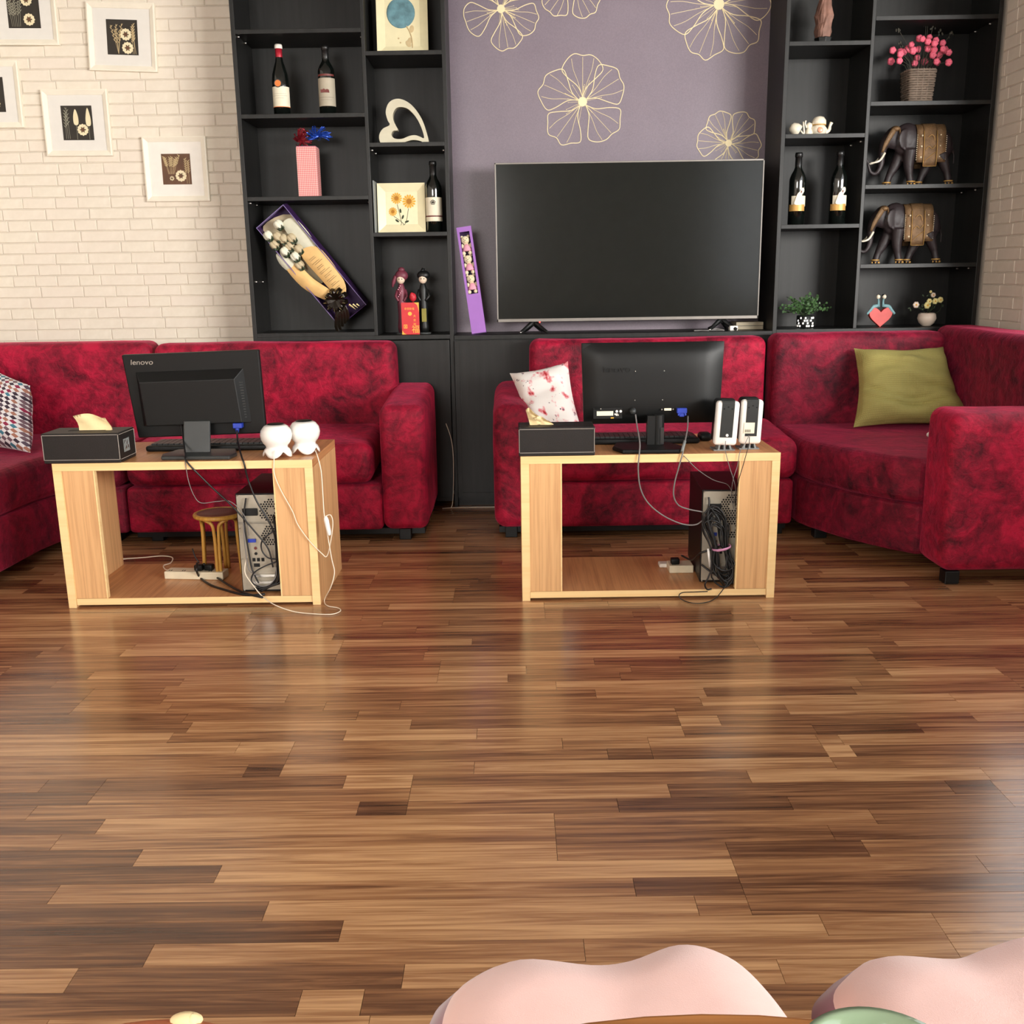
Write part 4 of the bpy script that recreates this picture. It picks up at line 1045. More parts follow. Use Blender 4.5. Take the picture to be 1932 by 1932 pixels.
def strip(label, x0, x1, y0, y1, z0, h, rz, plugs):
    t = thing('power_strip', label, 'power strip', ((x0 + x1) / 2, (y0 + y1) / 2, z0))
    t.rotation_euler = (0, 0, R(rz))
    B(x0, x1, y0, y1, z0 + .0005, z0 + h, 'strip_body', 'ivory', t, .003)
    n = max(1, int((x1 - x0) / .045))
    for k in range(n):
        a = x0 + .012 + k * (x1 - x0 - .02) / n
        m = MB()
        for q in (0, .008): m.box(a + q, a + q + .003, y0 + .012, y0 + .022, z0 + h, z0 + h + .0006)
        m.build('socket_slots', 'hole', t)
    for px, py in plugs:
        m = MB(); m.rbox(px - .015, px + .015, py - .014, py + .014, z0 + h, z0 + h + .022, .005, 3); m.build('plug', 'plastic', t, smooth=True)
    return t
strip('cream power strip with black plugs lying behind the cane stool legs', -1.246, -1.03, 3.365, 3.42, .030, .028, -6, ((-1.125, 3.39), (-1.09, 3.395)))
strip('short cream power strip left of the cable-hung computer tower', .537, .622, 3.36, 3.43, .030, .028, 0, ((.560, 3.385),))
m = MB(); m.rbox(.512, .545, 3.43, 3.47, .0305, .045, .004, 3); tag(m.build('adapter', 'whitem'), 'flat white adapter behind the short cream power strip', 'adapter')
# ------------------------------------------------------------------ things on the shelves
def wine(label, x, y, z, h, style, group, lean=0):
    t = thing('wine_bottle', label, 'bottle', (x, y, z), group)
    r = .0365; k = h / .30
    prof = [(0, .004), (.030, 0), (r, .004), (r, .185 * k), (r * .98, .195 * k), (r * .80, .212 * k), (.020, .228 * k), (.0150, .240 * k), (.0140, .280 * k), (.0160, .282 * k), (.0160, .292 * k), (.0145, h), (0, h)]
    if style == 'slope': prof = [(0, .004), (.030, 0), (r, .004), (r, .150 * k), (r * .93, .175 * k), (.0255, .205 * k), (.0175, .230 * k), (.0145, .250 * k), (.0140, .285 * k), (.0160, .287 * k), (.0160, .295 * k), (.0140, h), (0, h)]
    MB().lathe(prof, (x, y, z), 32, cap=False).build('bottle_glass', 'bottle', t, smooth=True)
    def band(z0, z1, rr, name, mat, a0=0, a1=360, par=t, wob=0):
        n = 24; vs = []; fs = []
        for i in range(n + 1):
            a = R(a0 + (a1 - a0) * i / n)
            for q in (z0, z1): vs.append((x + rr * math.cos(a), y + rr * math.sin(a), z + q + (wob * math.sin(math.pi * i / n) if q == z0 or wob and q == z1 and wob < 0 else 0)))
        for i in range(n): fs.append((2 * i, 2 * i + 2, 2 * i + 3, 2 * i + 1))
        return MB().add(vs, fs).build(name, mat, par, smooth=True)
    f = {'slope': 'foilr'}.get(style, 'foilb')
    MB().lathe([(.0150, .236 * k), (.0148, .282 * k), (.0168, .283 * k), (.0168, .294 * k), (.0150, h + .0008), (0, h + .001)], (x, y, z), 20, cap=False).build('foil', f, t, smooth=True)
    if style == 'slope':
        MB().lathe([(.0170, .283 * k), (.0170, .294 * k), (.0150, h + .0012), (0, h + .0014)], (x, y, z), 20, cap=False).build('foil_top', 'whitem', t, smooth=True)
        b = band(.036, .118, r + .0006, 'front_label', 'label', 185, 355)
        band(.034, .0365, r + .0009, 'label_edge', 'orange', 185, 355, b)
        band(.088, .0885, r + .0009, 'label_line', 'ink', 225, 315, b); band(.080, .0805, r + .0009, 'label_line', 'ink', 215, 325, b); band(.070, .0705, r + .0009, 'label_line', 'ink', 240, 300, b)
        m = MB(); m.M = Matrix.Translation((x - .004, y - r - .0005, z + .130)) @ Matrix.Rotation(R(90), 4, 'X'); m.lathe([(.017, -.001), (.0165, .002), (0, .002)], n=24); sl = m.build('round_seal', 'ink', t)
        m = MB(); m.M = Matrix.Translation((x - .004, y - r - .002, z + .130)) @ Matrix.Rotation(R(90), 4, 'X'); m.lathe([(.0135, 0), (.013, .0012), (0, .0012)], n=24); m.build('seal_centre', 'orange', sl)
    elif style == 'chateau':
        b = band(.035, .150, r + .0006, 'front_label', 'labelg', 175, 352)
        m = MB(); m.M = Matrix.Translation((x - .002, y - r - .0012, z + .098)); m.prism([(-.020, -.008), (.018, -.009), (.016, .003), (.008, .006), (.002, .003), (-.006, .008), (-.012, .004), (-.020, .005)], -.0003, .004); m.build('label_picture', 'maroon', b)
        band(.070, .0708, r + .0009, 'label_line', 'ink', 215, 325, b); band(.060, .0606, r + .0009, 'label_line', 'ink', 230, 310, b)
        band(.158, .166, r + .0004, 'neck_label', 'maroon', 200, 340)
    elif style == 'plum':
        b = band(.072, .150, r + .0006, 'front_label', 'label', 180, 356)
        band(.047, .066, r + .0006, 'lower_label', 'label', 180, 356); band(.066, .072, r + .0006, 'label_band', 'maroon', 180, 356)
        m = MB(); m.M = Matrix.Translation((x - .001, y - r - .0018, z + .128))
        for q in range(5):
            a = R(90 + 72 * q); m.ring([(.0062 * math.cos(a) + .0052 * math.cos(u * .5236), .0062 * math.sin(a) + .0052 * math.sin(u * .5236)) for u in range(12)], [(.0062 * math.cos(a) + .0028 * math.cos(u * .5236), .0062 * math.sin(a) + .0028 * math.sin(u * .5236)) for u in range(12)], -.0003, .002)
        m.prism([(.003 * math.cos(u * .7), .003 * math.sin(u * .7)) for u in range(9)], -.0003, .002); m.build('flower_emblem', 'ink', b)
    else:
        b = band(.060, .088, r + .0006, 'lower_label', 'gold', 196, 320); band(.080, .125, r + .0005, 'figure_label', 'label', 215, 330)
        m = MB(); m.M = Matrix.Translation((x + .002, y - r - .0016, z))
        m.prism(catmull([(-.022, .088), (.012, .088), (.014, .108), (.010, .128), (.018, .142), (.016, .158), (.004, .156), (-.001, .142), (-.010, .134), (-.018, .112)], 3), -.0002, .004); m.build('label_figure', 'label', b)
        m = MB(); m.M = Matrix.Translation((x + .002, y - r - .0020, z)); m.prism(catmull([(.003, .136), (.008, .138), (.009, .145), (.004, .146)], 3), -.0002, .001); m.build('figure_shading', 'maroon', b)
    return t
GL, GR = 'wine bottles on the left shelving', 'wine bottles on the right shelving'
wine('wine bottle with red foil and orange round seal on the upper left shelf', -1.004, 4.672, 1.76, .292, 'slope', GL)
wine('wine bottle with beige label and maroon band, right of the pair on the upper shelf', -.802, 4.672, 1.76, .285, 'chateau', GL)
wine('wine bottle with white label and dark flower emblem, beside the dish of yellow flowers', -.349, 4.672, 1.257, .305, 'plum', GL)
wine('dark wine bottle with pale label figure, left of the pair above the leafy pot', 1.282, 4.672, 1.264, .310, 'figure', GR)
wine('dark wine bottle with pale label figure, right of the pair, next to the divider', 1.466, 4.672, 1.264, .313, 'figure', GR)

# gingham gift box and its two tinsel bows
g = thing('gift_box', 'tall pink gingham gift box standing on the shelf below the two wine bottles', 'gift box', (-.905, 4.69, 1.417))
MB().box(-.954, -.864, 4.665, 4.745, 1.4175, 1.632).build('box_body', 'gingham', g, bevel=.004)
B(-.952, -.866, 4.667, 4.743, 1.632, 1.634, 'box_top', 'pinkfur', g, .0005)
def tinsel(label, c, rad, mat, seed, n=46):
    rr = random.Random(seed); m = MB()
    for k in range(n):
        a, b = rr.uniform(0, 6.283), rr.uniform(-.5, 1.3); d = Vector((math.cos(a) * math.cos(b) * rad[0], math.sin(a) * math.cos(b) * rad[1], math.sin(b) * rad[2])) * rr.uniform(.7, 1.15)
        s = d.cross(Vector((0, .3, 1))).normalized() * .010; p = Vector(c)
        m.tube([p, p + d * .5 + s, p + d + s * rr.uniform(-1, 1), p + d * .8 - s], [.0022, .0026, .0022, .0010], 4, smooth=2, flat=.25)
    return tag(m.build('tinsel_bow', mat, base=(c[0], c[1], c[2] - rad[2] * .4)), label, 'bow')
tinsel('dark red tinsel bow on top of the pink gingham gift box', (-.932, 4.70, 1.655), (.040, .035, .062), 'redtin', 1)
tinsel('shiny blue tinsel bow hanging off the right edge of the gingham gift box', (-.855, 4.69, 1.678), (.058, .035, .042), 'bluetin', 2)

# purple box with a wrapped bouquet, leaning across the lower left compartment
ang = math.atan2(.93 - 1.382 + .0, -.68 + 1.023)       # direction of the long side, down to the right
Lx, Lw, Dp = .565, .165, .085
FB = Matrix.Translation((-1.152, 4.655, 1.288)) @ Matrix.Rotation(R(8), 4, 'X') @ Matrix.Rotation(-ang, 4, 'Y')
# local frame: x along the box, z across it (up to the right), y depth
fb = thing('flower_box', 'open dark purple box leaning diagonally in the lower left compartment, holding a bouquet', 'box', (-.92, 4.72, .822))
def FBX(a0, a1, b0, b1, c0, c1, name, mat, par, bev=.001):
    m = MB(); m.M = FB; m.box(a0, a1, b0, b1, c0, c1); return m.build(name, mat, par, bevel=bev)
FBX(0, Lx, Dp - .003, Dp, 0, Lw, 'box_back', 'purpled', fb); FBX(0, Lx, 0, Dp, 0, .003, 'box_wall', 'purpled', fb); FBX(0, Lx, 0, Dp, Lw - .003, Lw, 'box_wall', 'purpled', fb)
FBX(Lx - .003, Lx, 0, Dp, 0, Lw, 'box_wall', 'purpled', fb); FBX(0, .003, 0, Dp, 0, Lw, 'box_end', 'purplel', fb)
m = MB(); m.M = FB; m.box(0, Lx, -.0015, 0, 0, .0025); m.box(0, Lx, -.0015, 0, Lw - .0025, Lw); m.build('box_edge', 'purplel', fb)
bq = thing('bouquet', 'bouquet of white paper roses in newsprint wrap with black ribbon inside the leaning purple box', 'bouquet', (-.92, 4.70, .85))
def sheet(poly, y0, name, mat, par, curl=.012):
    m = MB(); m.M = FB; P = catmull(poly, 4); n = len(P); cx = sum(p[0] for p in P) / n; cz = sum(p[1] for p in P) / n
    vs = [(cx, y0 - curl, cz)] + [(a, y0, b) for a, b in P] + [(cx + (a - cx) * .6, y0 - curl * .75, cz + (b - cz) * .6) for a, b in P]
    fs = [(1 + i, 1 + (i + 1) % n, 1 + n + (i + 1) % n, 1 + n + i) for i in range(n)] + [(1 + n + i, 1 + n + (i + 1) % n, 0) for i in range(n)]
    m.add(vs, fs); return m.build(name, mat, par, smooth=True)
sheet([(.01, .015), (.05, .15), (.22, .16), (.33, .15), (.36, .03), (.22, -.002), (.10, .004)], .060, 'inner_wrap', 'rosec', bq, .006)
sheet([(.055, .110), (.075, .160), (.16, .168), (.235, .150), (.245, .118), (.19, .095), (.10, .090)], .018, 'pale_wrap', 'paperw', bq)
sheet([(.14, -.012), (.16, .012), (.22, .030), (.245, .010), (.23, -.020), (.18, -.028)], .014, 'pale_wrap', 'paperw', bq)
sheet([(.205, .080), (.225, .155), (.30, .168), (.42, .155), (.47, .120), (.46, .085), (.35, .076)], .006, 'paper_wrap', 'paperk', bq, .018)
sheet([(.21, -.016), (.24, .035), (.33, .050), (.43, .080), (.455, .062), (.42, .020), (.32, -.018)], .010, 'paper_wrap', 'paperk', bq, .016)
m = MB(); m.M = FB; rr = random.Random(4)
for k in range(26):
    a = .245 + .008 * k; m.box(a, a + .0009, -.0136 + .0001 * k, -.0128 + .0001 * k, .092 + rr.uniform(0, .01), .145 + rr.uniform(-.02, .006)) if k % 3 else None
m.build('newsprint_lines', 'ink', bq)
roses = [(.055, .088, 1), (.062, .018, 1), (.115, .060, 0), (.135, .094, 0), (.108, .012, 0), (.160, .030, 1), (.190, .085, 0), (.205, .052, 1), (.155, .062, 0), (.245, .040, 0), (.090, .046, 0)]
for k, (a, b, w) in enumerate(roses):
    m = MB(); m.M = FB @ Matrix.Translation((a, .012 - .006 * w, b)) @ Matrix.Rotation(R(90), 4, 'Y')
    for q in range(5):
        t = q * 1.2566 + k; m.ell((.0095 * math.cos(t), .0085 * math.sin(t), -.004), (.0135, .012, .0205), 10, 7)
    m.ell((0, 0, -.006), (.010, .010, .020), 10, 7)
    h = m.build('rose', 'rosew' if w else 'rosec', bq, smooth=True)
    m = MB(); m.M = FB @ Matrix.Translation((a + .016, .004 - .006 * w, b)) @ Matrix.Rotation(R(90), 4, 'Y')
    for q in range(5):
        t = q * 1.2566 + k; m.tube([(0, 0, .006), (.011 * math.cos(t), .011 * math.sin(t), .002), (.018 * math.cos(t), .017 * math.sin(t), -.010)], [.005, .006, .001], 5, flat=.4)
    m.build('sepals', 'sepal', h)
m = MB(); m.M = FB; rr = random.Random(9)
for k in range(9):
    a = k * .7; dx, dz = math.cos(a) * .048, math.sin(a) * .052
    m.tube([(.462, -.010, .070), (.462 + dx * .7, -.030, .070 + dz * .7), (.462 + dx, -.022, .070 + dz), (.462 + dx * .9, -.006, .070 + dz * .9 + .01), (.465, -.006, .072)], .012, 5, smooth=3, flat=.14)
for k in range(5): m.tube([(.47, -.008, .06), (.51, -.014, .035 + .012 * k), (.555, -.010, -.01 + .018 * k), (.585 - .006 * k, -.006, -.02 + .016 * k)], [.008, .009, .009, .006], 5, smooth=3, flat=.15)
rb = m.build('ribbon', 'ribbon', bq)
m = MB(); m.M = FB
for k in range(9):
    a = k * .7; dx, dz = math.cos(a) * .048, math.sin(a) * .052
    m.tube([(.462 + dx * .75, -.036, .066 + dz * .75), (.462 + dx * 1.0, -.030, .066 + dz)], .0014, 4)
for k in range(3): m.tube([(.515 + .01 * k, -.012, .105 + .014 * k), (.55, -.014, .115 + .012 * k)], [.005, .001], 4, flat=.3)
m.build('ribbon_edge', 'goldtip', rb, kind='stuff')

# dishes
def dish(label, x0, x1, z0, z1, y, lean, design):
    t = thing('picture_dish', label, 'dish', ((x0 + x1) / 2, y, z0)); Q = Matrix.Translation((0, y, z0)) @ Matrix.Rotation(R(-lean), 4, 'X') @ Matrix.Translation((0, -y, -z0)); w = (x1 - x0); e = .036
    o = [(x0, z0), (x1, z0), (x1, z1), (x0, z1)]; i = [(x0 + e, z0 + e), (x1 - e, z0 + e), (x1 - e, z1 - e), (x0 + e, z1 - e)]
    m = MB(); m.M = Q
    m.add([(a, y - .014, b) for a, b in o] + [(a, y, b) for a, b in i] + [(a, y - .010, b) for a, b in o] + [(a, y + .005, b) for a, b in i], [(k, (k + 1) % 4, 4 + (k + 1) % 4, 4 + k) for k in range(4)] + [(4, 5, 6, 7), (15, 14, 13, 12)] + [(8 + k, 12 + k, 12 + (k + 1) % 4, 8 + (k + 1) % 4) for k in range(4)] + [(k, 8 + k, 8 + (k + 1) % 4, (k + 1) % 4) for k in range(4)])
    d = m.build('dish_body', 'dish', t, bevel=.0015)
    yy = y - .0008; cx = (x0 + x1) / 2
    if design == 'yellow':
        st_ = MB(); st_.M = Q
        for fx, fz, r, s in ((-.022, .150, .026, 1), (.034, .136, .031, 2), (-.040, .092, .020, 3)):
            m = MB(); m.M = Q
            for k in range(14):
                a = k * .4488; m.prism([(cx + fx + math.cos(a + q) * rr_, z0 + fz + math.sin(a + q) * rr_) for q, rr_ in ((-.2, r * .3), (-.16, r * .85), (0, r), (.16, r * .85), (.2, r * .3))], yy - .0008 - .0001 * (k % 2), yy)
            f = m.build('painted_flower', 'sunfl', d)
            m = MB(); m.M = Q; m.prism([(cx + fx + r * .38 * math.cos(k * .524), z0 + fz + r * .38 * math.sin(k * .524)) for k in range(12)], yy - .0018, yy); m.build('painted_centre', 'sunfc', f)
            st_.tube([(cx + fx * .9, yy, z0 + fz - r), (cx + fx * .3 + .004 * s, yy, z0 + .045), (cx + .012 * (s - 2), yy, z0 + .030)], .0010, 4, smooth=3)
        for lx, lz, a in ((-.022, .052, 2.5), (.004, .068, 1.2), (.022, .048, .3), (-.006, .095, 1.7)):
            st_.ell((cx + lx, yy, z0 + lz), (.010, .0008, .0045), 10, 5, Matrix.Rotation(-a, 3, 'Y'))
        st_.tube([(x0 + .028, yy, z0 + .030), (x0 + .034, yy, z0 + .034), (x0 + .040, yy, z0 + .029), (x0 + .05, yy, z0 + .033), (x0 + .058, yy, z0 + .031)], .0006, 4)
        st_.build('painted_stems', 'sepal', d)
    else:
        m = MB(); m.M = Q; m.ell((cx - .006, yy, z0 + .175), (.062, .004, .064), 24, 14); m.build('painted_bloom', 'bluefl', d, smooth=True)
        m = MB(); m.M = Q; m.tube([(cx + .018, yy, z0 + .12), (cx + .034, yy, z0 + .09), (cx + .042, yy, z0 + .05), (cx + .040, yy, z0 + .004)], .0028, 6, smooth=3)
        for lx, lz, a in ((.040, .108, 1.4), (.030, .058, 1.2), (.024, .046, 2.2)): m.ell((cx + lx, yy, z0 + lz), (.016, .001, .010), 12, 5, Matrix.Rotation(-a, 3, 'Y'))
        for lx, lz in ((-.018, .070), (-.010, .052), (-.036, .012), (.0, .016)): m.ell((cx + lx, yy, z0 + lz), (.004, .001, .004), 8, 4)
        m.build('painted_leaves', 'wheat', d)
    return t
dish('square cream dish with a big blue hydrangea, cut by the top of the photo', -.577, -.353, 2.0085, 2.27, 4.70, 6, 'blue')
dish('square cream dish painted with three yellow flowers, beside a wine bottle', -.603, -.388, 1.2585, 1.473, 4.672, 5, 'yellow')
m = MB().box(-.6135, -.6075, 4.615, 4.76, 1.2575, 1.480); tag(m.build('glass_panel', 'grey', bevel=.001), 'narrow grey panel standing on edge left of the yellow-flower dish', 'panel')

# open silver heart
def HP(x, y): px, py = 430 + x * .2226, y * .2226; return (-.582 + (px - 715) * .002344, 1.6365 + (268.6 - py - (px - 715) * .0152) * .00236)
outer = [(1700, 1208), (1685, 1110), (1645, 1000), (1580, 910), (1510, 862), (1440, 850), (1378, 880), (1348, 950), (1362, 1020), (1378, 1055), (1318, 1085), (1285, 1135), (1288, 1185), (1312, 1208), (1400, 1208), (1480, 1196), (1560, 1175), (1630, 1182)]
inner = [(1664, 1158), (1645, 1080), (1605, 1000), (1545, 935), (1490, 915), (1440, 922), (1412, 960), (1408, 1010), (1428, 1060), (1446, 1096), (1408, 1102), (1390, 1125), (1396, 1150), (1425, 1165), (1480, 1164), (1540, 1142), (1590, 1136), (1630, 1148)]
N = 96; ho = resample(catmull([HP(*p) for p in outer], 6), N); hi = resample(catmull([HP(*p) for p in inner], 6), N)
ht = MB().ring(ho, hi, 4.655, 4.695).build('heart_sculpture', 'pewter', bevel=.006, seg=3, base=(-.47, 4.675, 1.6365))
tag(ht, 'open silver heart ornament tipped on its side on the middle narrow shelf', 'ornament')

# red envelope and two figures on a clear stand
def figure(label, x, y, z, female):
    t = thing('figurine', label, 'figurine', (x, y, z)); hm = 'maroonhair' if female else 'blackcl'
    MB().lathe([(.030, 0), (.031, .004), (.029, .006)], (x, y, z), 20).build('stand', 'clear', t)
    m = MB(); m.lathe([(.018, .006), (.022, .03), (.017, .08), (.020, .13), (.016, .165), (.019, .20), (.012, .222), (.009, .232)], (x, y, z), 18); m.tube([(x - .016, y, z + .20), (x - .026, y - .006, z + .17), (x - .012, y - .02, z + .15)], [.008, .007, .005], 8); m.tube([(x + .016, y, z + .20), (x + .027, y - .006, z + .17), (x + .012, y - .02, z + .15)], [.008, .007, .005], 8)
    m.build('robe', 'maroonhair' if female else 'blackcl', t, smooth=True)
    m = MB(); m.ell((x, y - .004, z + .247), (.019, .018, .021), 16, 10); h = m.build('head', 'skin', t, smooth=True)
    m = MB(); m.ell((x + .003, y + .004, z + .264), (.030, .024, .026 if female else .022), 16, 10)
    if female: m.tube([(x - .022, y, z + .262), (x - .034, y, z + .235), (x - .040, y, z + .212)], [.010, .009, .003], 8, smooth=3); m.ell((x + .004, y, z + .290), (.016, .014, .012), 12, 8)
    else: m.tube([(x - .004, y + .004, z + .27), (x + .004, y + .004, z + .296)], [.012, .007], 8)
    m.build('hair', hm, h, smooth=True)
    m = MB(); m.ell((x - .006, y - .0215, z + .248), (.0022, .001, .003), 6, 4); m.ell((x + .007, y - .0212, z + .248), (.0022, .001, .003), 6, 4); m.build('eyes', 'hole', h)
    if not female: B(x - .009, x + .013, y - .024, y - .020, z + .055, z + .115, 'apron', 'olive', t, .001)
    else:
        m = MB()
        for k in range(7): m.ell((x - .012 + .005 * (k % 4), y - .019, z + .17 + .008 * k), .0028, 6, 4)
        m.build('robe_flowers', 'pinkfur', t)
    return t
figure('small figurine with maroon hair and robe behind the red envelope', -.514, 4.70, .8055, True)
figure('small dark figurine with black hair and olive apron, right of the red envelope', -.412, 4.69, .8055, False)
m = MB(); m.ell((-.458, 4.665, .972), (.016, .014, .020), 12, 8); m.ell((-.462, 4.66, .980), (.010, .010, .014), 10, 7); m.tube([(-.458, 4.665, .958), (-.456, 4.665, .807)], .002, 6)
tag(m.build('rose', 'redrose', smooth=True), 'red rose standing between the two figurines', 'flower')
re = thing('envelope', 'red lucky-money envelope with gold characters leaning below the maroon figurine', 'envelope', (-.471, 4.640, .8055))
B(-.511, -.430, 4.638, 4.641, .8055, .949, 'envelope_paper', 'redenv', re, .0005)
m = MB(); ya = 4.6372; m.prism([(-.472 + .009 * math.cos(k * .4), .899 + .009 * math.sin(k * .4)) for k in range(16)], ya, 4.638)
m.prism([(-.452, .949), (-.430, .949), (-.430, .905), (-.434, .925), (-.438, .938)], ya, 4.638)
m.prism([(-.511, .806), (-.490, .806), (-.502, .812), (-.509, .824)], ya, 4.638)
m.ring([(-.502, .833), (-.486, .833), (-.486, .850), (-.502, .850)], [(-.4995, .836), (-.4885, .836), (-.4885, .847), (-.4995, .847)], ya, 4.638); m.box(-.4965, -.4915, ya, 4.638, .838, .845)
m.build('gold_marks', 'goldink', re)
text('福', .038, (-.4665, 4.6376, .815), 'fortune_character', 'goldink', re, .0004)
for k, ch in enumerate('大吉利'): text(ch, .0125, (-.4575, 4.6376, .884 - .0185 * k), 'small_character', 'goldink', re, .0004)
text('恭贺新禧', .0115, (-.497, 4.6376, .917), 'top_characters', 'goldink', re, .0003)

# purple doll box with three little bears
Q = Matrix.Translation((-.228, 4.655, .801)) @ Matrix.Rotation(R(-7.3 - 0), 4, 'Y').inverted() @ Matrix.Rotation(R(-6), 4, 'X')
QB = Matrix.Translation((-.158, 4.652, .8075)) @ Matrix.Rotation(R(-7.3), 4, 'Y') @ Matrix.Rotation(R(-4), 4, 'X')
db = thing('bear_box', 'tall narrow purple gift box with a window, leaning left of the television', 'gift box', (-.16, 4.69, .80))
def DX(a0, a1, b0, b1, c0, c1, name, mat, bev=.001):
    m = MB(); m.M = QB; m.box(a0, a1, b0, b1, c0, c1); return m.build(name, mat, db, bevel=bev)
W, Hh, D = .067, .478, .045
DX(-W / 2, W / 2, D - .002, D, 0, Hh, 'box_back', 'purpled'); DX(-W / 2, -W / 2 + .002, 0, D, 0, Hh, 'box_side', 'purpled'); DX(W / 2 - .002, W / 2, 0, D, 0, Hh, 'box_side', 'purpled')
DX(-W / 2, W / 2, 0, D, -.004, .0, 'box_base', 'purpled'); DX(-W / 2, W / 2, 0, D, Hh - .002, Hh, 'box_lid', 'purple')
m = MB(); m.M = QB; w0, w1, h0, h1 = -W / 2 + .011, W / 2 - .011, .178, Hh - .022
m.ring([(-W / 2, 0), (W / 2, 0), (W / 2, Hh), (-W / 2, Hh)], [(w0, h0), (w1, h0), (w1, h1), (w0, h1)], -.001, .001); m.build('box_front', 'purple', db)
def bear(label, h):
    c = QB @ Vector((0, .012, h)); t = thing('toy_bear', label, 'toy', tuple(c), 'little bears in the purple box'); m = MB(); m.M = QB @ Matrix.Translation((0, .022, h)) @ Matrix.Diagonal((1.18, 1.1, 1.08, 1))
    m.ell((-.002, -.004, .062), (.0175, .015, .0165), 14, 10); m.ell((-.014, -.002, .076), (.006, .004, .006), 8, 6); m.ell((.011, -.002, .077), (.006, .004, .006), 8, 6); m.ell((-.002, -.017, .057), (.007, .005, .006), 8, 6)
    for s in (-1, 1): m.ell((s * .013 - .002, -.008, .008), (.0085, .010, .0085), 10, 7); m.ell((s * .016, -.006, .038), (.005, .006, .010), 8, 6)
    m.ell((0, 0, .033), (.014, .012, .018), 12, 8); m.build('body', 'fur', t, smooth=True)
    m = MB(); m.M = QB @ Matrix.Translation((0, .022, h)) @ Matrix.Diagonal((1.18, 1.1, 1.08, 1)); m.lathe([(.008, .046), (.016, .034), (.0215, .020), (.0205, .016)], (0, 0, 0), 16, lambda p, a, r, z: Vector((p.x * (1 + .12 * math.cos(6 * a)), p.y, p.z)), cap=True); m.build('skirt', 'pinkfur', t, smooth=True)
    m = MB(); m.M = QB @ Matrix.Translation((0, .022, h)) @ Matrix.Diagonal((1.18, 1.1, 1.08, 1)); m.ell((-.007, -.0175, .065), .0016, 6, 4); m.ell((.004, -.0175, .065), .0016, 6, 4); m.ell((-.002, -.0218, .059), (.002, .001, .0015), 6, 4); m.build('eyes', 'hole', t)
bear('cream toy bear in a pink skirt, lowest of three in the purple box', .180); bear('cream toy bear in a pink skirt, middle of three in the purple box', .268); bear('cream toy bear in a pink skirt, topmost of three in the purple box', .354)

# red-brown stone, figure group, basket of blossoms, leafy pot, heart ornament, white flower pot
rk = thing('ornamental_stone', 'reddish brown stone on a black base, cut by the photo top', 'ornament', (1.376, 4.72, 2.018))
m = MB(); m.M = Matrix.Translation((1.376, 4.72, 2.05)); import bmesh
prof = [(.030, 0), (.038, .03), (.034, .06), (.041, .09), (.030, .13), (.026, .16), (.014, .19), (0, .20)]
def rockfn(p, a, r, z):
    k = 1 + .22 * mnoise.noise(Vector((math.cos(a) * 1.7, math.sin(a) * 1.7, z * 22))) + .12 * mnoise.noise(Vector((math.cos(a) * 5, math.sin(a) * 5, z * 60))); return Vector((p.x * k, p.y * k, p.z))
m.lathe(prof, (0, 0, 0), 26, rockfn, cap=False); m.build('stone', 'rock', rk)
MB().lathe([(.034, 0), (.036, .02), (.040, .034), (.026, .040)], (1.376, 4.72, 2.0185), 8).build('base', 'blackcl', rk, bevel=.002)

tp = thing('porcelain_teapot', 'white porcelain teapot with peach medallion on the narrow right shelf', 'teapot', (1.362, 4.67, 1.644)); c = (1.362, 4.67, 1.6445)
MB().lathe([(.022, 0), (.034, .010), (.037, .026), (.028, .040), (.024, .043)], c, 24).build('pot_body', 'porc', tp, smooth=True)
MB().lathe([(.024, .043), (.032, .047), (.031, .062), (.022, .076), (.008, .081), (0, .082)], c, 24, cap=False).build('lid', 'porc', tp, smooth=True)
MB().ell((c[0] - .002, c[1] - .036, c[2] + .020), (.012, .003, .012), 14, 8).build('medallion', 'peach', tp, smooth=True)
MB().tube([(c[0] + .028, c[1], c[2] + .012), (c[0] + .046, c[1], c[2] + .022), (c[0] + .050, c[1], c[2] + .040), (c[0] + .056, c[1], c[2] + .054)], [.010, .008, .006, .008], 10, smooth=3).build('spout', 'porc', tp, smooth=True)
MB().tube([(c[0] - .030, c[1], c[2] + .038), (c[0] - .048, c[1], c[2] + .040), (c[0] - .046, c[1], c[2] + .018), (c[0] - .032, c[1], c[2] + .012)], .004, 8, smooth=4).build('handle', 'porc', tp, smooth=True)
MB().tube([(c[0] + .03 * math.cos(a * .262), c[1] + .03 * math.sin(a * .262), c[2] + .044) for a in range(24)], .0022, 6, closed=True).build('gold_rim', 'gold', tp, smooth=True)
cu = thing('porcelain_cup', 'white porcelain cup lying on its side, left end of the teapot group', 'cup', (1.262, 4.665, 1.644)); m = MB(); m.M = Matrix.Translation((1.262, 4.665, 1.671)) @ Matrix.Rotation(R(118), 4, 'Y')
m.lathe([(.010, -.030), (.020, -.024), (.0265, -.006), (.027, .014), (.0255, .014), (.024, -.004), (.016, -.020), (0, -.024)], n=22, cap=False); m.build('cup_body', 'porc', cu, smooth=True)
MB().tube([(1.278, 4.65, 1.664), (1.292, 4.645, 1.650), (1.286, 4.645, 1.700)], [.004, .004, .003], 8, smooth=4).build('handle', 'porc', cu, smooth=True)
pg = MB(); pg.lathe([(.014, 0), (.019, .010), (.015, .022), (.011, .030), (.015, .040), (.012, .050), (0, .056)], (1.318, 4.665, 1.6445), 16, cap=False); pg.tube([(1.306, 4.66, 1.676), (1.298, 4.655, 1.694), (1.300, 4.655, 1.706)], .0035, 6, smooth=3)
tag(pg.build('porcelain_jug', 'porc', smooth=True), 'tiny white porcelain jug between the lying cup and the teapot', 'jug')

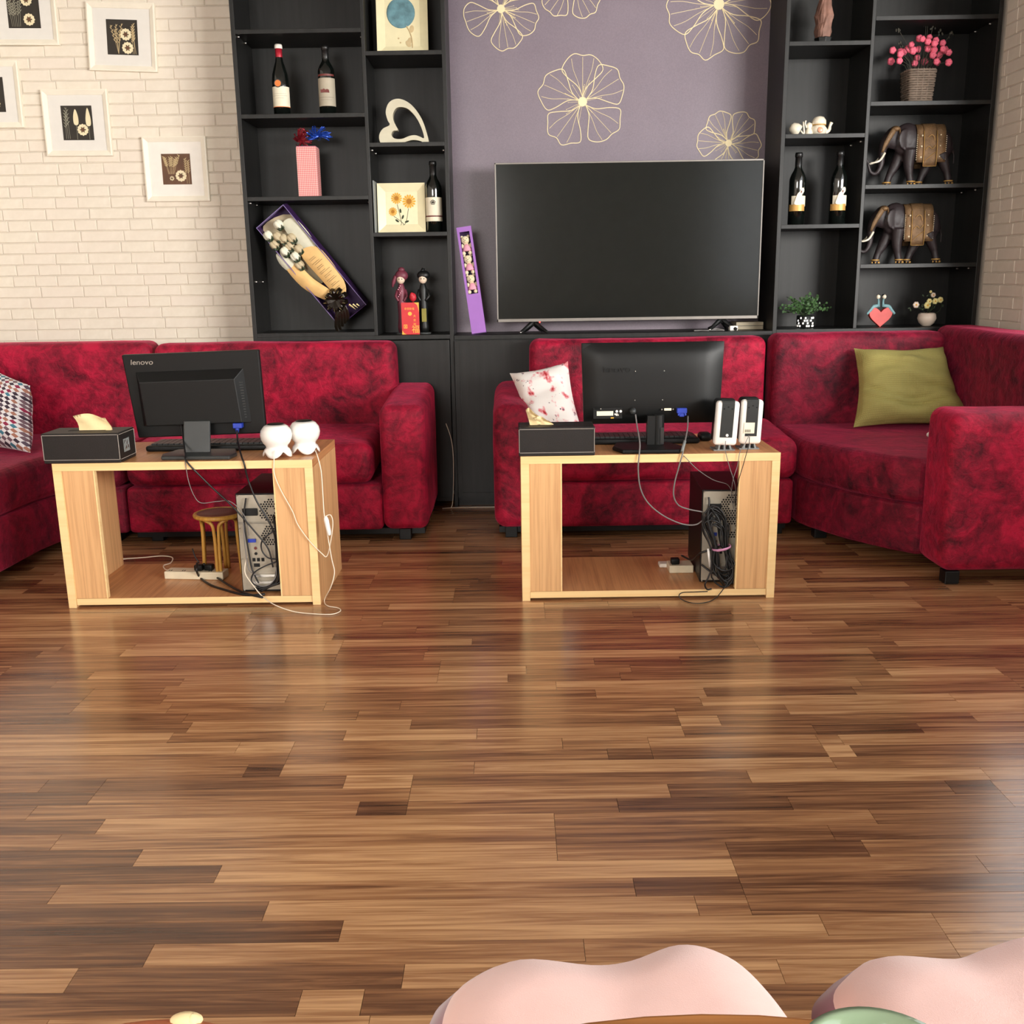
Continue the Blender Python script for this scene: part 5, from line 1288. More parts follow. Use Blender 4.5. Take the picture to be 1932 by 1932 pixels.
bk = thing('basket', 'square grey wicker basket of pink blossoms on the second shelf from the top right', 'basket', (1.804, 4.72, 1.772)); bc = (1.804, 4.72)
m = MB(); Rb = .058
for lv in range(15):
    z = 1.776 + lv * .0095; k = .90 + .012 * lv; n = 32; pts = []
    for i in range(n):
        a = 2 * math.pi * i / n; ca, sa = math.cos(a), math.sin(a); q = Rb * k / max(abs(ca), abs(sa)) * .97; q = min(q, Rb * k * 1.25) + .0024 * (1 if (i + lv) % 2 else -1)
        pts.append((bc[0] + q * ca, bc[1] + q * sa, z))
    m.tube(pts, .0048, 5, closed=True)
m.build('weave', 'wicker', bk, smooth=True)
m = MB()
for i in range(16):
    a = 2 * math.pi * i / 16; ca, sa = math.cos(a), math.sin(a); q = min(Rb / max(abs(ca), abs(sa)), Rb * 1.22); m.tube([(bc[0] + q * .88 * ca, bc[1] + q * .88 * sa, 1.773), (bc[0] + q * 1.05 * ca, bc[1] + q * 1.05 * sa, 1.915)], .0035, 5)
m.build('stakes', 'wicker', bk)
B(bc[0] - .045, bc[0] + .045, bc[1] - .045, bc[1] + .045, 1.7725, 1.777, 'basket_base', 'wicker', bk, 0)
fl = thing('blossom_bunch', 'bunch of pink round blossoms with a few dark sprigs, standing in the wicker basket', 'flowers', (1.804, 4.72, 1.79)); rr = random.Random(11)
blos = [(958, 385), (1037, 380), (1020, 405), (1000, 420), (960, 455), (992, 468), (1082, 400), (1100, 340), (1095, 360), (1150, 300), (1145, 320), (1213, 298), (1240, 330), (1225, 355), (1205, 375), (1252, 385), (1245, 420), (1305, 340), (1355, 372), (1310, 410), (1345, 410), (1300, 385), (1137, 468), (1155, 428), (1215, 452), (1245, 480), (1303, 460), (1388, 458), (1335, 485), (1155, 370), (1180, 340), (1060, 385)]
tips = [(1000, 235), (1190, 187), (1295, 245), (1375, 262), (1240, 215), (1020, 325), (1205, 160)]
def FX(p): px, py = 1440 + p[0] * .2547, p[1] * .2547; return (1.804 + (px - 1736) * .00245, 1.787 + (188 - py) * .00232)
sm_ = MB()
for k, p in enumerate(blos):
    x, z = FX(p); y = 4.70 + rr.uniform(-.04, .05); m = MB(); r0 = rr.uniform(.0125, .0165)
    for q in range(5): a = q * 1.257; m.ell((x + r0 * .42 * math.cos(a), y - .002, z + r0 * .42 * math.sin(a)), (r0 * .68, r0 * .7, r0 * .68), 8, 6)
    m.build('blossom', 'pinkfl', fl, smooth=True)
    sm_.tube([(x, y, z), ((x + bc[0]) / 2, (y + bc[1]) / 2, (z + 1.90) / 2 + .01), (bc[0] + (x - bc[0]) * .2, bc[1], 1.86)], .0012, 4, smooth=2)
for p in tips:
    x, z = FX(p); sm_.tube([(x, 4.72, z), ((x + bc[0]) / 2 + .01, 4.72, (z + 1.90) / 2), (bc[0], 4.72, 1.87)], .0011, 4, smooth=3); sm_.ell((x, 4.72, z), (.005, .005, .007), 8, 5)
    for q in range(4): sm_.ell((x + rr.uniform(-.012, .012), 4.72, z - rr.uniform(0, .02)), (.003, .003, .005), 6, 4)
sm_.build('stems', 'stemd', fl)
x, z = FX((1190, 187)); MB().ell((x, 4.715, z), .007, 10, 6).build('pale_bud', 'greywheat', fl, smooth=True)

def elephant(label, dx, dz, y0):
    """walking elephant statuette; profile taken in millimetre-like units from its feet"""
    def P(px, py, dy=0): return (1.793 + (px - 1716) * .00242 + dx, y0 + dy, 1.4285 + (344.5 - py) * .00240 + dz)
    t = thing('elephant_statuette', label, 'statuette', (1.80 + dx, y0, 1.4285 + dz), 'dark elephants with golden saddle cloths')
    m = MB(); u = .00242
    m.ell(P(1742, 270), (50 * u, .042, 33 * u), 20, 14); m.ell(P(1708, 262), (26 * u, .038, 30 * u), 16, 12); m.ell(P(1768, 275), (26 * u, .038, 32 * u), 16, 12)
    m.ell(P(1684, 258), (17 * u, .026, 20 * u), 16, 12)                                                          # head
    for s in (-1, 1): m.ell(P(1699, 262, s * .034), (14 * u, .006, 19 * u), 14, 10, Matrix.Rotation(s * -.35, 3, 'Z'))   # ears
    m.tube([P(1676, 255), P(1666, 272), P(1664, 292), P(1663, 308), P(1655, 321), P(1645, 318), P(1640, 305), P(1636, 294)], [.026, .020, .015, .012, .009, .008, .007, .006], 12, smooth=4)
    for pts, dy in (([(1703, 285), (1692, 308), (1683, 326), (1679, 343)], .022), ([(1712, 280), (1711, 306), (1714, 326), (1718, 343)], -.024), ([(1758, 290), (1750, 312), (1743, 328), (1738, 343)], .022), ([(1768, 288), (1776, 306), (1783, 322), (1788, 342)], -.024)):
        m.tube([P(a, b, dy) for a, b in pts], [.031, .023, .0155, .0160], 12, smooth=3)
    m.tube([P(1791, 268), P(1797, 285), P(1798, 306)], [.006, .004, .005], 6, smooth=3)
    m.build('elephant_body', 'eleph', t, remesh=.0045)
    for s in (-1, 1): MB().tube([P(1667, 285, s * .016), P(1658, 298, s * .024), P(1648, 302, s * .024), P(1641, 302, s * .022)], [.0055, .005, .004, .0015], 8, smooth=4).build('tusk', 'porc', t, smooth=True)
    # head dress
    m = MB(); m.ell(P(1685, 243, -.004), (9 * u, .028, 6 * u), 12, 8); m.tube([P(1682, 243, -.018), P(1674, 254, -.026), P(1667, 268, -.023), P(1662, 284, -.016)], [.012, .013, .011, .006], 8, smooth=3, flat=.5)
    m.tube([P(1690, 244, -.026), P(1691, 256, -.034), P(1688, 262, -.034)], .004, 6, smooth=2); m.build('head_dress', 'egold', t, smooth=True)
    # saddle cloth: three hanging panels wrapped over the back
    def wrap(x0, x1, zb, off, name, mat, par):
        vs = []; n = 18; mm_ = 6
        for i in range(mm_ + 1):
            px = x0 + (x1 - x0) * i / mm_
            for j in range(n + 1):
                a = math.pi * (j / n); yy = -math.cos(a) * (.043 + off); zz = 270 - math.sin(a) * (34 + off / u)
                cx, cy = None, None
                if j < 4: yy = -(.043 + off) - .001 * (3 - j); zz = zb - (zb - 266) * j / 4
                if j > n - 4: yy = (.043 + off) + .001 * (3 - (n - j)); zz = zb - (zb - 266) * (n - j) / 4
                vs.append(P(px, zz, yy))
        fs = [(i * (n + 1) + j, (i + 1) * (n + 1) + j, (i + 1) * (n + 1) + j + 1, i * (n + 1) + j + 1) for i in range(mm_) for j in range(n)]
        o = MB().add(vs, fs).build(name, mat, par, smooth=True); sd = o.modifiers.new('solid', 'SOLIDIFY'); sd.thickness = .002; return o
    sc_ = wrap(1721, 1774, 304, .003, 'saddle_cloth', 'egold', t); wrap(1733, 1757, 311, .006, 'centre_panel', 'egold', sc_)
    m = MB()
    for x in (1733, 1757): m.tube([P(x, 311, -.0525), P(x, 290, -.0535), P(x, 268, -.0505), P(x, 248, -.041)], .0013, 5, smooth=2)
    m.tube([P(1733, 311, -.0525), P(1757, 311, -.0525)], .0013, 5); m.tube([P(1735, 302, -.053), P(1745, 294, -.054), P(1755, 286, -.054)], .0011, 5); m.tube([P(1736, 282, -.054), P(1742, 276, -.054), P(1748, 281, -.054), P(1754, 274, -.054)], .0011, 5, smooth=3); m.tube([P(1740, 260, -.050), P(1745, 256, -.050), P(1750, 258, -.050), P(1752, 266, -.052)], .0011, 5, smooth=3)
    m.build('raised_scroll', 'gold', sc_, smooth=True)
    m = MB()
    for k in range(13): m.ell(P(1720.5, 256 + k * 3.6, -.0475), .0022, 6, 4); m.ell(P(1774, 258 + k * 3.4, -.0475), .0022, 6, 4)
    for k in range(3): m.ell(P(1729, 257 + k * 19, -.0485), .0042, 8, 6); m.ell(P(1763, 256 + k * 19, -.0485), .0032, 8, 6)
    m.build('pearls', 'pearl', sc_, smooth=True)
    for px, dy in ((1679, .022), (1717, -.024), (1738, .022), (1787, -.024)):
        c = P(px, 337, dy); m = MB()
        m.tube([(c[0] + .0165 * math.cos(a * .524), c[1] + .0165 * math.sin(a * .524), c[2]) for a in range(12)], .0035, 6, closed=True)
        for q in range(5): a = q * .8 - 2.6; m.ell((c[0] + .019 * math.cos(a), c[1] + .019 * math.sin(a), c[2] - .011), (.0035, .003, .005), 6, 5)
        m.build('anklet', 'gold', t, smooth=True)
elephant('dark elephant statuette with golden saddle cloth, on the shelf under the pink blossoms', 0, 0, 4.72)
elephant('dark elephant statuette with golden saddle cloth, on the lower shelf above the heart ornament', -.028, -.340, 4.72)

pp = thing('potted_plant', 'small leafy green plant in a black mosaic pot, bottom shelf at the right', 'plant', (1.350, 4.69, .822)); c = (1.350, 4.69, .8060)
MB().lathe([(.030, 0), (.036, .004), (.037, .055), (.033, .057), (.031, .050), (0, .050)], c, 24, cap=False).build('pot', 'blackcl', pp, smooth=True)
m = MB(); rr = random.Random(3)
for lv in range(4):
    for k in range(10):
        a = R(190 + 16 * k + 6 * (lv % 2))
        if rr.random() < .55: m.box(c[0] + .0375 * math.cos(a) - .0035, c[0] + .0375 * math.cos(a) + .0035, c[1] + .0375 * math.sin(a) - .0008, c[1] + .0375 * math.sin(a) + .0008, c[2] + .006 + lv * .012, c[2] + .014 + lv * .012)
m.build('mosaic_tiles', 'silver', pp)
lf = MB(); sm_ = MB()
for k in range(52):
    a = rr.uniform(0, 6.28); b = rr.uniform(.1, 1.25); L = rr.uniform(.07, .125); d = Vector((math.cos(a) * math.cos(b) * 1.05, math.sin(a) * math.cos(b) * .6, math.sin(b))); p0 = Vector((c[0], c[1], c[2] + .05)); p1 = p0 + d * L * .5 + Vector((0, 0, .012)); p2 = p0 + d * L
    sm_.tube([p0, p1, p2], .0009, 4, smooth=2)
    for q in range(7):
        t_ = .35 + .65 * q / 6; p = p0.lerp(p1, t_ * 2) if t_ < .5 else p1.lerp(p2, t_ * 2 - 1); s = Vector((rr.uniform(-1, 1), rr.uniform(-1, 1), rr.uniform(-.3, 1))).normalized() * rr.uniform(.011, .018); n_ = s.cross(Vector((.3, .8, .2))).normalized() * .0062
        lf.add([p, p + s * .5 + n_, p + s, p + s * .5 - n_], [(0, 1, 2, 3)])
lf.build('leaves', 'green', pp, kind='stuff'); sm_.build('stems', 'sepal', pp)

hs = thing('heart_ornament', 'coral red heart ornament with pale teal arms and two little heads, bottom right shelf', 'ornament', (1.697, 4.70, .806)); cx, yh = 1.697, 4.69
def HH(t): return (15.5 * math.copysign(abs(math.sin(t)) ** 2.1, math.sin(t)), 13 * math.cos(t) - 5 * math.cos(2 * t) - 2 * math.cos(3 * t) - math.cos(4 * t))
m = MB(); m.prism([(cx + HH(k * .1745)[0] * .00345, .857 + HH(k * .1745)[1] * .0031) for k in range(36)], yh - .012, yh + .012); m.build('heart', 'heartred', hs, bevel=.005, seg=3)
for s in (-1, 1):
    MB().tube([(cx + s * .010, yh - .004, .902), (cx + s * .034, yh - .008, .898), (cx + s * .048, yh - .010, .882), (cx + s * .064, yh - .010, .864)], [.007, .009, .007, .005], 8, smooth=3, flat=.6).build('arm', 'teal', hs, smooth=True)
    MB().tube([(cx + s * .011, yh - .002, .896), (cx + s * .010, yh, .918), (cx + s * .012, yh, .932)], [.008, .005, .004], 8).build('torso', 'teal', hs, smooth=True)
    h = MB().ell((cx + s * .014, yh - .002, .942), (.0095, .009, .0105), 12, 8).build('head', 'porc', hs, smooth=True); MB().ell((cx + s * .012, yh + .001, .9475), (.0095, .008, .0065), 12, 6).build('hair', 'blackcl', h, smooth=True)
MB().tube([(cx, yh - .009, .895), (cx - .001, yh - .012, .915), (cx, yh - .008, .94)], .002, 6).build('seam_line', 'blackcl', hs)

wp = thing('flower_pot', 'round cream pot of pale yellow flowers at the right end of the bottom shelf', 'flower pot', (1.919, 4.70, .806)); c = (1.919, 4.70, .8065)
MB().lathe([(.018, 0), (.034, .014), (.042, .034), (.038, .054), (.030, .060), (.027, .058), (0, .054)], c, 28, cap=False).build('pot', 'potw', wp, smooth=True)
sm_ = MB(); rr = random.Random(8)
for k, (px, py, r0) in enumerate(((1417, 285, .014), (1545, 292, .015), (1560, 250, .012), (1625, 250, .013), (1605, 185, .011), (1688, 238, .013), (1572, 150, .006))):
    x = 1.684 + (1470 + px * .1812 - 1657.5) * .00244; z = .806 + (613 - 520 - py * .1812) * .00236; y = 4.68 + rr.uniform(-.02, .03); m = MB()
    for q in range(6): a = q * 1.047 + k; m.ell((x + r0 * .5 * math.cos(a), y, z + r0 * .5 * math.sin(a)), (r0 * .6, r0 * .4, r0 * .6), 8, 6)
    h = m.build('flower', 'potw' if k in (0, 4) else 'yell', wp, smooth=True); MB().ell((x, y - r0 * .35, z), (r0 * .3, r0 * .2, r0 * .3), 8, 5).build('flower_centre', 'sunfl', h, smooth=True)
    sm_.tube([(x, y, z), ((x + c[0]) / 2, y, (z + c[2] + .05) / 2), (c[0], c[1], c[2] + .05)], .0013, 4, smooth=2)
    for q in range(3): sm_.ell((x + rr.uniform(-.03, .02), y + .01, z - rr.uniform(.01, .03)), (.007, .002, .004), 8, 4, Matrix.Rotation(rr.uniform(0, 3), 3, 'Y'))
sm_.tube([(c[0] + .02, c[1], c[2] + .05), (c[0] + .058, c[1], c[2] + .07), (c[0] + .062, c[1], c[2] + .11)], .0011, 4, smooth=3)
sm_.build('stems_and_leaves', 'sepal', wp)
# ------------------------------------------------------------------ cables
def cable(label, pts, r, mat, name='cable', smooth=6):
    o = MB().tube(pts, r, 8, smooth=smooth).build(name, mat, smooth=True)
    return tag(o, label, 'cable')
cable('black cable from the back of the left monitor down to the computer tower', [(-1.1163, 3.3100, 0.5912), (-1.1039, 3.2800, 0.5421), (-1.0711, 3.1900, 0.5072), (-1.0558, 3.1530, 0.4893), (-0.9958, 3.1700, 0.4100), (-0.9240, 3.1700, 0.3347), (-0.8607, 3.1700, 0.2532), (-0.8209, 3.1750, 0.1917), (-0.8108, 3.1800, 0.1262)], .0028, 'cable')
cable('thin grey cable looping below the front edge of the left tabletop', [(-1.0637, 3.1580, 0.4954), (-1.0581, 3.1550, 0.4315), (-1.0456, 3.1600, 0.3776), (-1.0268, 3.1700, 0.3504), (-0.9775, 3.1800, 0.3527), (-0.9325, 3.1800, 0.3503), (-0.8898, 3.1750, 0.3009), (-0.8820, 3.1800, 0.2365)], .0013, 'cableg')
cable('black monitor cable with the blue plug hanging into the left desk table', [(-0.9287, 3.3000, 0.5685), (-0.9200, 3.2700, 0.5321), (-0.8835, 3.1700, 0.5010), (-0.8718, 3.1520, 0.4798), (-0.8672, 3.1650, 0.4267), (-0.8462, 3.1700, 0.3548), (-0.8143, 3.1700, 0.2920), (-0.7979, 3.1800, 0.2353), (-0.7985, 3.1850, 0.1429)], .0030, 'cable')
cable('white speaker cord hanging across the right front of the left desk table', [(-0.7753, 3.1680, 0.5206), (-0.7763, 3.1560, 0.4916), (-0.7776, 3.1550, 0.4449), (-0.7606, 3.1550, 0.3921), (-0.7274, 3.1550, 0.3211), (-0.7130, 3.1550, 0.2764), (-0.6766, 3.1550, 0.2185), (-0.6391, 3.1550, 0.1764), (-0.6256, 3.1550, 0.1672), (-0.6129, 3.1530, 0.2001), (-0.5977, 3.1500, 0.2759), (-0.6028, 3.1500, 0.3080), (-0.6203, 3.1500, 0.3047)], .0016, 'cablew')
cable('white cord from the corner speaker running down the left desk table to the floor', [(-0.6482, 3.1900, 0.5150), (-0.6340, 3.1550, 0.4966), (-0.6256, 3.1510, 0.4521), (-0.6244, 3.1500, 0.3824), (-0.6236, 3.1490, 0.3032), (-0.6152, 3.1470, 0.2323), (-0.6068, 3.1450, 0.1607), (-0.5996, 3.1400, 0.1167), (-0.6137, 3.1350, 0.0675), (-0.6483, 3.1895, 0.0060), (-0.6281, 3.1363, 0.0030), (-0.5890, 3.1129, 0.0030), (-0.5765, 3.0802, 0.0030), (-0.6005, 3.0497, 0.0030), (-0.6619, 3.0575, 0.0030), (-0.7264, 3.0784, 0.0040), (-0.7904, 3.0983, 0.0200), (-0.8454, 3.1500, 0.0348), (-0.8753, 3.1600, 0.0689), (-0.9000, 3.1700, 0.1029), (-0.9043, 3.1800, 0.1276), (-0.8973, 3.1900, 0.1613)], .0017, 'cablew')
m = MB(); a, b = Vector((-0.6195, 3.1460, 0.3057)), Vector((-0.6089, 3.1440, 0.2419)); m.tube([a, a.lerp(b, .2), a.lerp(b, .8), b], [.004, .0085, .0075, .004], 12, smooth=3)
tag(m.build('cord_control', 'white', smooth=True), 'white inline volume control hanging at the corner of the left desk table', 'switch')
cable('white cable on the floor behind the left desk table', [(-1.5447, 3.6003, 0.0340), (-1.4978, 3.6342, 0.0340), (-1.4238, 3.6525, 0.0340), (-1.3595, 3.6715, 0.0340), (-1.3106, 3.6466, 0.0340), (-1.2920, 3.5733, 0.0340), (-1.3060, 3.5387, 0.0340), (-1.2833, 3.4894, 0.0340), (-1.2477, 3.4539, 0.0400)], .0022, 'cablew')
cable('thick black power cable curving from the left power strip in front of the stool', [(-1.1218, 3.3600, 0.0933), (-1.1160, 3.3300, 0.0750), (-1.1184, 3.3693, 0.0360), (-1.0563, 3.2854, 0.0340), (-0.9908, 3.2284, 0.0340), (-0.9341, 3.1850, 0.0340), (-0.8846, 3.1656, 0.0340), (-0.8411, 3.1689, 0.0360)], .0042, 'cable')
cable('second black power cable from the left power strip passing the stool legs', [(-1.1012, 3.3700, 0.0862), (-1.1150, 3.4341, 0.0400), (-1.0555, 3.3597, 0.0380), (-0.9823, 3.2635, 0.0360), (-0.9122, 3.1836, 0.0360), (-0.8416, 3.1350, 0.0360)], .0040, 'cable')
cable('short black cable end sticking up behind the left power strip', [(-1.1475, 3.4000, 0.1348), (-1.1373, 3.3900, 0.1082), (-1.1227, 3.3850, 0.0861)], .0025, 'cable', smooth=3)
cable('black and grey cables running down the left edge of the silver tower plate', [(-0.8843, 3.1850, 0.3609), (-0.8960, 3.1850, 0.2986), (-0.8939, 3.1850, 0.2354), (-0.8881, 3.1850, 0.1717), (-0.8817, 3.1850, 0.1166), (-0.8597, 3.1700, 0.0748)], .0030, 'cable')
cable('grey cable beside the black one at the left edge of the tower plate', [(-0.8983, 3.1820, 0.2814), (-0.8990, 3.1820, 0.2272), (-0.8978, 3.1820, 0.1727), (-0.8909, 3.1800, 0.1182), (-0.8648, 3.1700, 0.1024)], .0020, 'cableg')
cable('black cable loop against the middle of the silver tower plate', [(-0.7932, 3.1800, 0.2533), (-0.8194, 3.1750, 0.2369), (-0.8402, 3.1750, 0.2155), (-0.8423, 3.1750, 0.1865), (-0.8248, 3.1750, 0.1608), (-0.7983, 3.1800, 0.1535)], .0026, 'cable')
cable('black cable curling low against the silver tower plate', [(-0.7990, 3.1800, 0.1444), (-0.8344, 3.1700, 0.1331), (-0.8711, 3.1700, 0.1117), (-0.8836, 3.1700, 0.0862), (-0.8695, 3.1650, 0.0691), (-0.8382, 3.1650, 0.0631), (-0.8098, 3.1700, 0.0814), (-0.7995, 3.1800, 0.1113)], .0024, 'cable')
cable('grey cable ring at the foot of the silver tower plate', [(-0.8661, 3.1720, 0.1147), (-0.8775, 3.1680, 0.0904), (-0.8555, 3.1650, 0.0670), (-0.8235, 3.1650, 0.0703), (-0.8023, 3.1720, 0.0954), (-0.7997, 3.1780, 0.1266)], .0015, 'cableg')
rr = random.Random(21)
for k in range(3):
    cable(['thick black cable hanging behind the front board beside the silver tower plate', 'black cable hanging nearest the stile beside the silver tower plate', 'slack black cable dropping behind the silver tower plate edge'][k],
          [(-.800 + .008 * k, 3.188, .30 - .04 * k), (-.792 + .004 * k, 3.186, .22), (-.798 + .006 * k, 3.187, .13), (-.815 + .01 * k, 3.186, .07), (-.86 - .01 * k, 3.185, .040 + .006 * k)], .0038, 'cable')

cable('power cable from the right monitor hanging in a long curve to the coil', [(0.4029, 3.3000, 0.6024), (0.4051, 3.2700, 0.5658), (0.4045, 3.1900, 0.5257), (0.3995, 3.1600, 0.4909), (0.3966, 3.1580, 0.4445), (0.4052, 3.1650, 0.3818), (0.4308, 3.1700, 0.3308), (0.4816, 3.1800, 0.2850), (0.5449, 3.1900, 0.2529), (0.5932, 3.1950, 0.2473), (0.6217, 3.2000, 0.2638), (0.6531, 3.2100, 0.2753)], .0024, 'cableg')
cable('monitor cable with the blue plug curving under the right tabletop to the coil', [(0.5795, 3.3100, 0.5931), (0.5718, 3.2700, 0.5581), (0.5522, 3.2000, 0.5219), (0.5396, 3.1620, 0.4937), (0.5284, 3.1600, 0.4509), (0.5167, 3.1650, 0.3977), (0.5151, 3.1700, 0.3526), (0.5330, 3.1800, 0.3182), (0.5699, 3.1900, 0.3011), (0.6157, 3.2000, 0.2891), (0.6398, 3.2050, 0.2767)], .0024, 'cableg')
m = MB(); a, b = Vector((0.5503, 3.1900, 0.5287)), Vector((0.5383, 3.1650, 0.4984)); m.tube([a, b], .005, 10); tag(m.build('cable_clamp', 'grey', smooth=True), 'grey clip on the hanging cable with the blue plug', 'clip')
cable('thin dark cable crossing the tabletop edge toward the right tower', [(0.5048, 3.3422, 0.4940), (0.5287, 3.2326, 0.4940), (0.5469, 3.1630, 0.4813), (0.5877, 3.1650, 0.4404), (0.6473, 3.2000, 0.3975), (0.7002, 3.2250, 0.3756), (0.7188, 3.2250, 0.3467)], .0013, 'cableg')
cable('thin cord from the round-label speaker dropping in front of the right desk', [(0.6857, 3.2050, 0.5243), (0.6816, 3.1900, 0.5025), (0.6797, 3.1620, 0.4882), (0.6909, 3.1600, 0.4485), (0.7070, 3.1640, 0.4039), (0.7233, 3.2000, 0.3609), (0.7225, 3.2200, 0.3117)], .0012, 'cableg')
cable('thin cord from the sticker speaker, left strand over the right desk edge', [(0.7644, 3.2200, 0.5383), (0.7470, 3.2000, 0.5138), (0.7238, 3.1620, 0.4945), (0.7165, 3.1600, 0.4481), (0.7055, 3.1650, 0.4037), (0.7134, 3.2150, 0.3399), (0.7231, 3.2200, 0.2937)], .0012, 'cableg')
cable('thin cord from the sticker speaker, right strand over the right desk edge', [(0.7663, 3.2200, 0.5347), (0.7609, 3.2000, 0.5101), (0.7460, 3.1620, 0.4942), (0.7352, 3.1600, 0.4514), (0.7233, 3.1600, 0.4044), (0.7209, 3.1800, 0.3563), (0.7281, 3.2200, 0.3026)], .0012, 'cable')
# the tied coil in front of the right tower: one long cable wound in loops
pts = []; rr = random.Random(6); c0 = Vector((.676, 3.205, .170))
for k in range(15):
    for q in range(8):
        a = q / 8 * 2 * math.pi; rx, rz = .042 + .018 * math.sin(k * 1.7), .112 + .026 * math.sin(k * 2.3); tilt = .22 + .05 * math.sin(k)
        x, z = rx * math.cos(a) * (.35 + .65 * abs(math.sin(a))), rz * math.sin(a)
        pts.append((c0.x + x * 1.1 - z * tilt + .006 * math.sin(k * 3), c0.y - .012 + .010 * math.cos(a + k) + .003 * math.sin(k), c0.z + z + .01 * math.cos(k * 1.3)))
o = MB().tube(pts, .0029, 7, smooth=3).build('cable_coil', 'cable', smooth=True); tag(o, 'big black cable coil tied with a pink strip in front of the right tower', 'cable')
o = MB().tube([(.676 + .030 * math.cos(a * .524) + .006, 3.198 + .026 * math.sin(a * .524), .166 + .006 * math.cos(a * .524)) for a in range(12)], .0062, 8, closed=True, flat=.4).build('tie_strip', 'pinktie', smooth=True); tag(o, 'pink strip tied round the black cable coil', 'tie')
cable('thick black cable arching over the top of the tied coil', [(0.6495, 3.2000, 0.2724), (0.6409, 3.1950, 0.2917), (0.6499, 3.1900, 0.3070), (0.6657, 3.1900, 0.3050), (0.6762, 3.1950, 0.2822), (0.6746, 3.2000, 0.2540)], .0036, 'cable')
cable('black power lead from the socket at the top of the right tower', [(0.6408, 3.2280, 0.3328), (0.6420, 3.2220, 0.3124), (0.6379, 3.2150, 0.2870), (0.6398, 3.2100, 0.2520)], .0032, 'cable')
cable('black cable sweeping from the short power strip across the right tower foot', [(0.5786, 3.3600, 0.0955), (0.6033, 3.3000, 0.0969), (0.6148, 3.2200, 0.1418), (0.6568, 3.2100, 0.1587), (0.6896, 3.2000, 0.1756)], .0034, 'cable')
cable('black cable crossing low over the right tower plate', [(0.6213, 3.2200, 0.1028), (0.6503, 3.2100, 0.0812), (0.6765, 3.2050, 0.0675), (0.7078, 3.2100, 0.0655), (0.7341, 3.2200, 0.0882)], .0034, 'cable')
cable('black cable hooking down below the white tag at the right tower', [(0.6533, 3.2000, 0.0953), (0.6409, 3.1950, 0.0637), (0.6299, 3.1900, 0.0412), (0.6316, 3.1602, 0.0340), (0.6466, 3.1653, 0.0340)], .0028, 'cable')
m = MB(); a, b = Vector((0.6368, 3.1900, 0.1663)), Vector((0.6458, 3.1900, 0.1020)); m.tube([a, b], .0042, 10, flat=.6); tag(m.build('cable_tag', 'white', smooth=True), 'white tag on a cable in front of the right computer tower', 'tag')
cable('thin black cable loop lying over the front edge onto the floor, right desk', [(0.7333, 3.1950, 0.1544), (0.7307, 3.1900, 0.1008), (0.7071, 3.1800, 0.0580), (0.6821, 3.1650, 0.0262), (0.6552, 3.1500, 0.0037), (0.6170, 3.1151, 0.0030), (0.5780, 3.1113, 0.0030), (0.5490, 3.1458, 0.0030), (0.5379, 3.1550, 0.0149), (0.5517, 3.1650, 0.0225), (0.5846, 3.1336, 0.0340), (0.6290, 3.1373, 0.0340)], .0016, 'cable')
cable('pale cable hanging beside the right arm of the left sofa', [(-.318, 4.578, .40), (-.296, 4.57, .33), (-.288, 4.565, .25), (-.290, 4.560, .12), (-.296, 4.558, .03), (-.305, 4.55, .004)], .0018, 'cablew')
cable('pale cable lying along the floor in front of the low black cabinet', [(-.345, 4.55, .003), (-.290, 4.565, .003), (-.22, 4.568, .003), (-.12, 4.566, .003), (-.08, 4.565, .003)], .0018, 'cablew')

# ------------------------------------------------------------------ foreground: pink stools, round table edge, celadon cup, brown stool
def seat(label, name, outline, z0, z1, mat, side_mat, lobe, cx, cy, group=None):
    t = thing(name, label, 'stool', (cx, cy, 0), group)
    P = catmull(outline, 5); n = len(P); vs = []; fs = []; rings = [(1.045, z0, 0), (1.060, z1 - .030, 0), (1.0, z1 - .010, .3), (.965, z1 - .003, .7), (.90, z1 + .004, 1), (.6, z1 + .008, 1), (.25, z1 + .008, 1)]
    cX, cY = sum(p[0] for p in P) / n, sum(p[1] for p in P) / n
    for k, z, w in rings:
        for a, b in P: vs.append((cX + (a - cX) * k, cY + (b - cY) * k, z + w * lobe(cX + (a - cX) * k, cY + (b - cY) * k)))
    m_ = len(rings)
    fs = [(i * n + j, i * n + (j + 1) % n, (i + 1) * n + (j + 1) % n, (i + 1) * n + j) for i in range(2, m_ - 1) for j in range(n)] + [tuple(range((m_ - 1) * n, m_ * n))]
    MB().add(vs, fs).build('seat_pad', mat, t, smooth=True)
    MB().add([(v[0] - .007, v[1] + .003, v[2]) if q < 2 * n else v for q, v in enumerate(vs[:3 * n])], [(i * n + j, i * n + (j + 1) % n, (i + 1) * n + (j + 1) % n, (i + 1) * n + j) for i in range(2) for j in range(n)] + [tuple(range(n - 1, -1, -1))]).build('seat_side', side_mat, t, smooth=True)
    for dx, dy in ((-.11, -.11), (.11, -.11), (-.11, .11), (.11, .11)):
        MB().tube([(cX + dx * 1.1, cY + dy * 1.1, 0), (cX + dx * .9, cY + dy * .9, z0 + .01)], [.012, .017], 10).build('leg', 'oak', t, smooth=True)
    return t
GP = 'pink upholstered stools at the round table'
lb = lambda c: (lambda x, y: (.006 * math.exp(-((x - c - .09) / .055) ** 2) + .003 * math.exp(-((x - c + .08) / .05) ** 2)) - .002 * math.exp(-((x - c) / .04) ** 2))
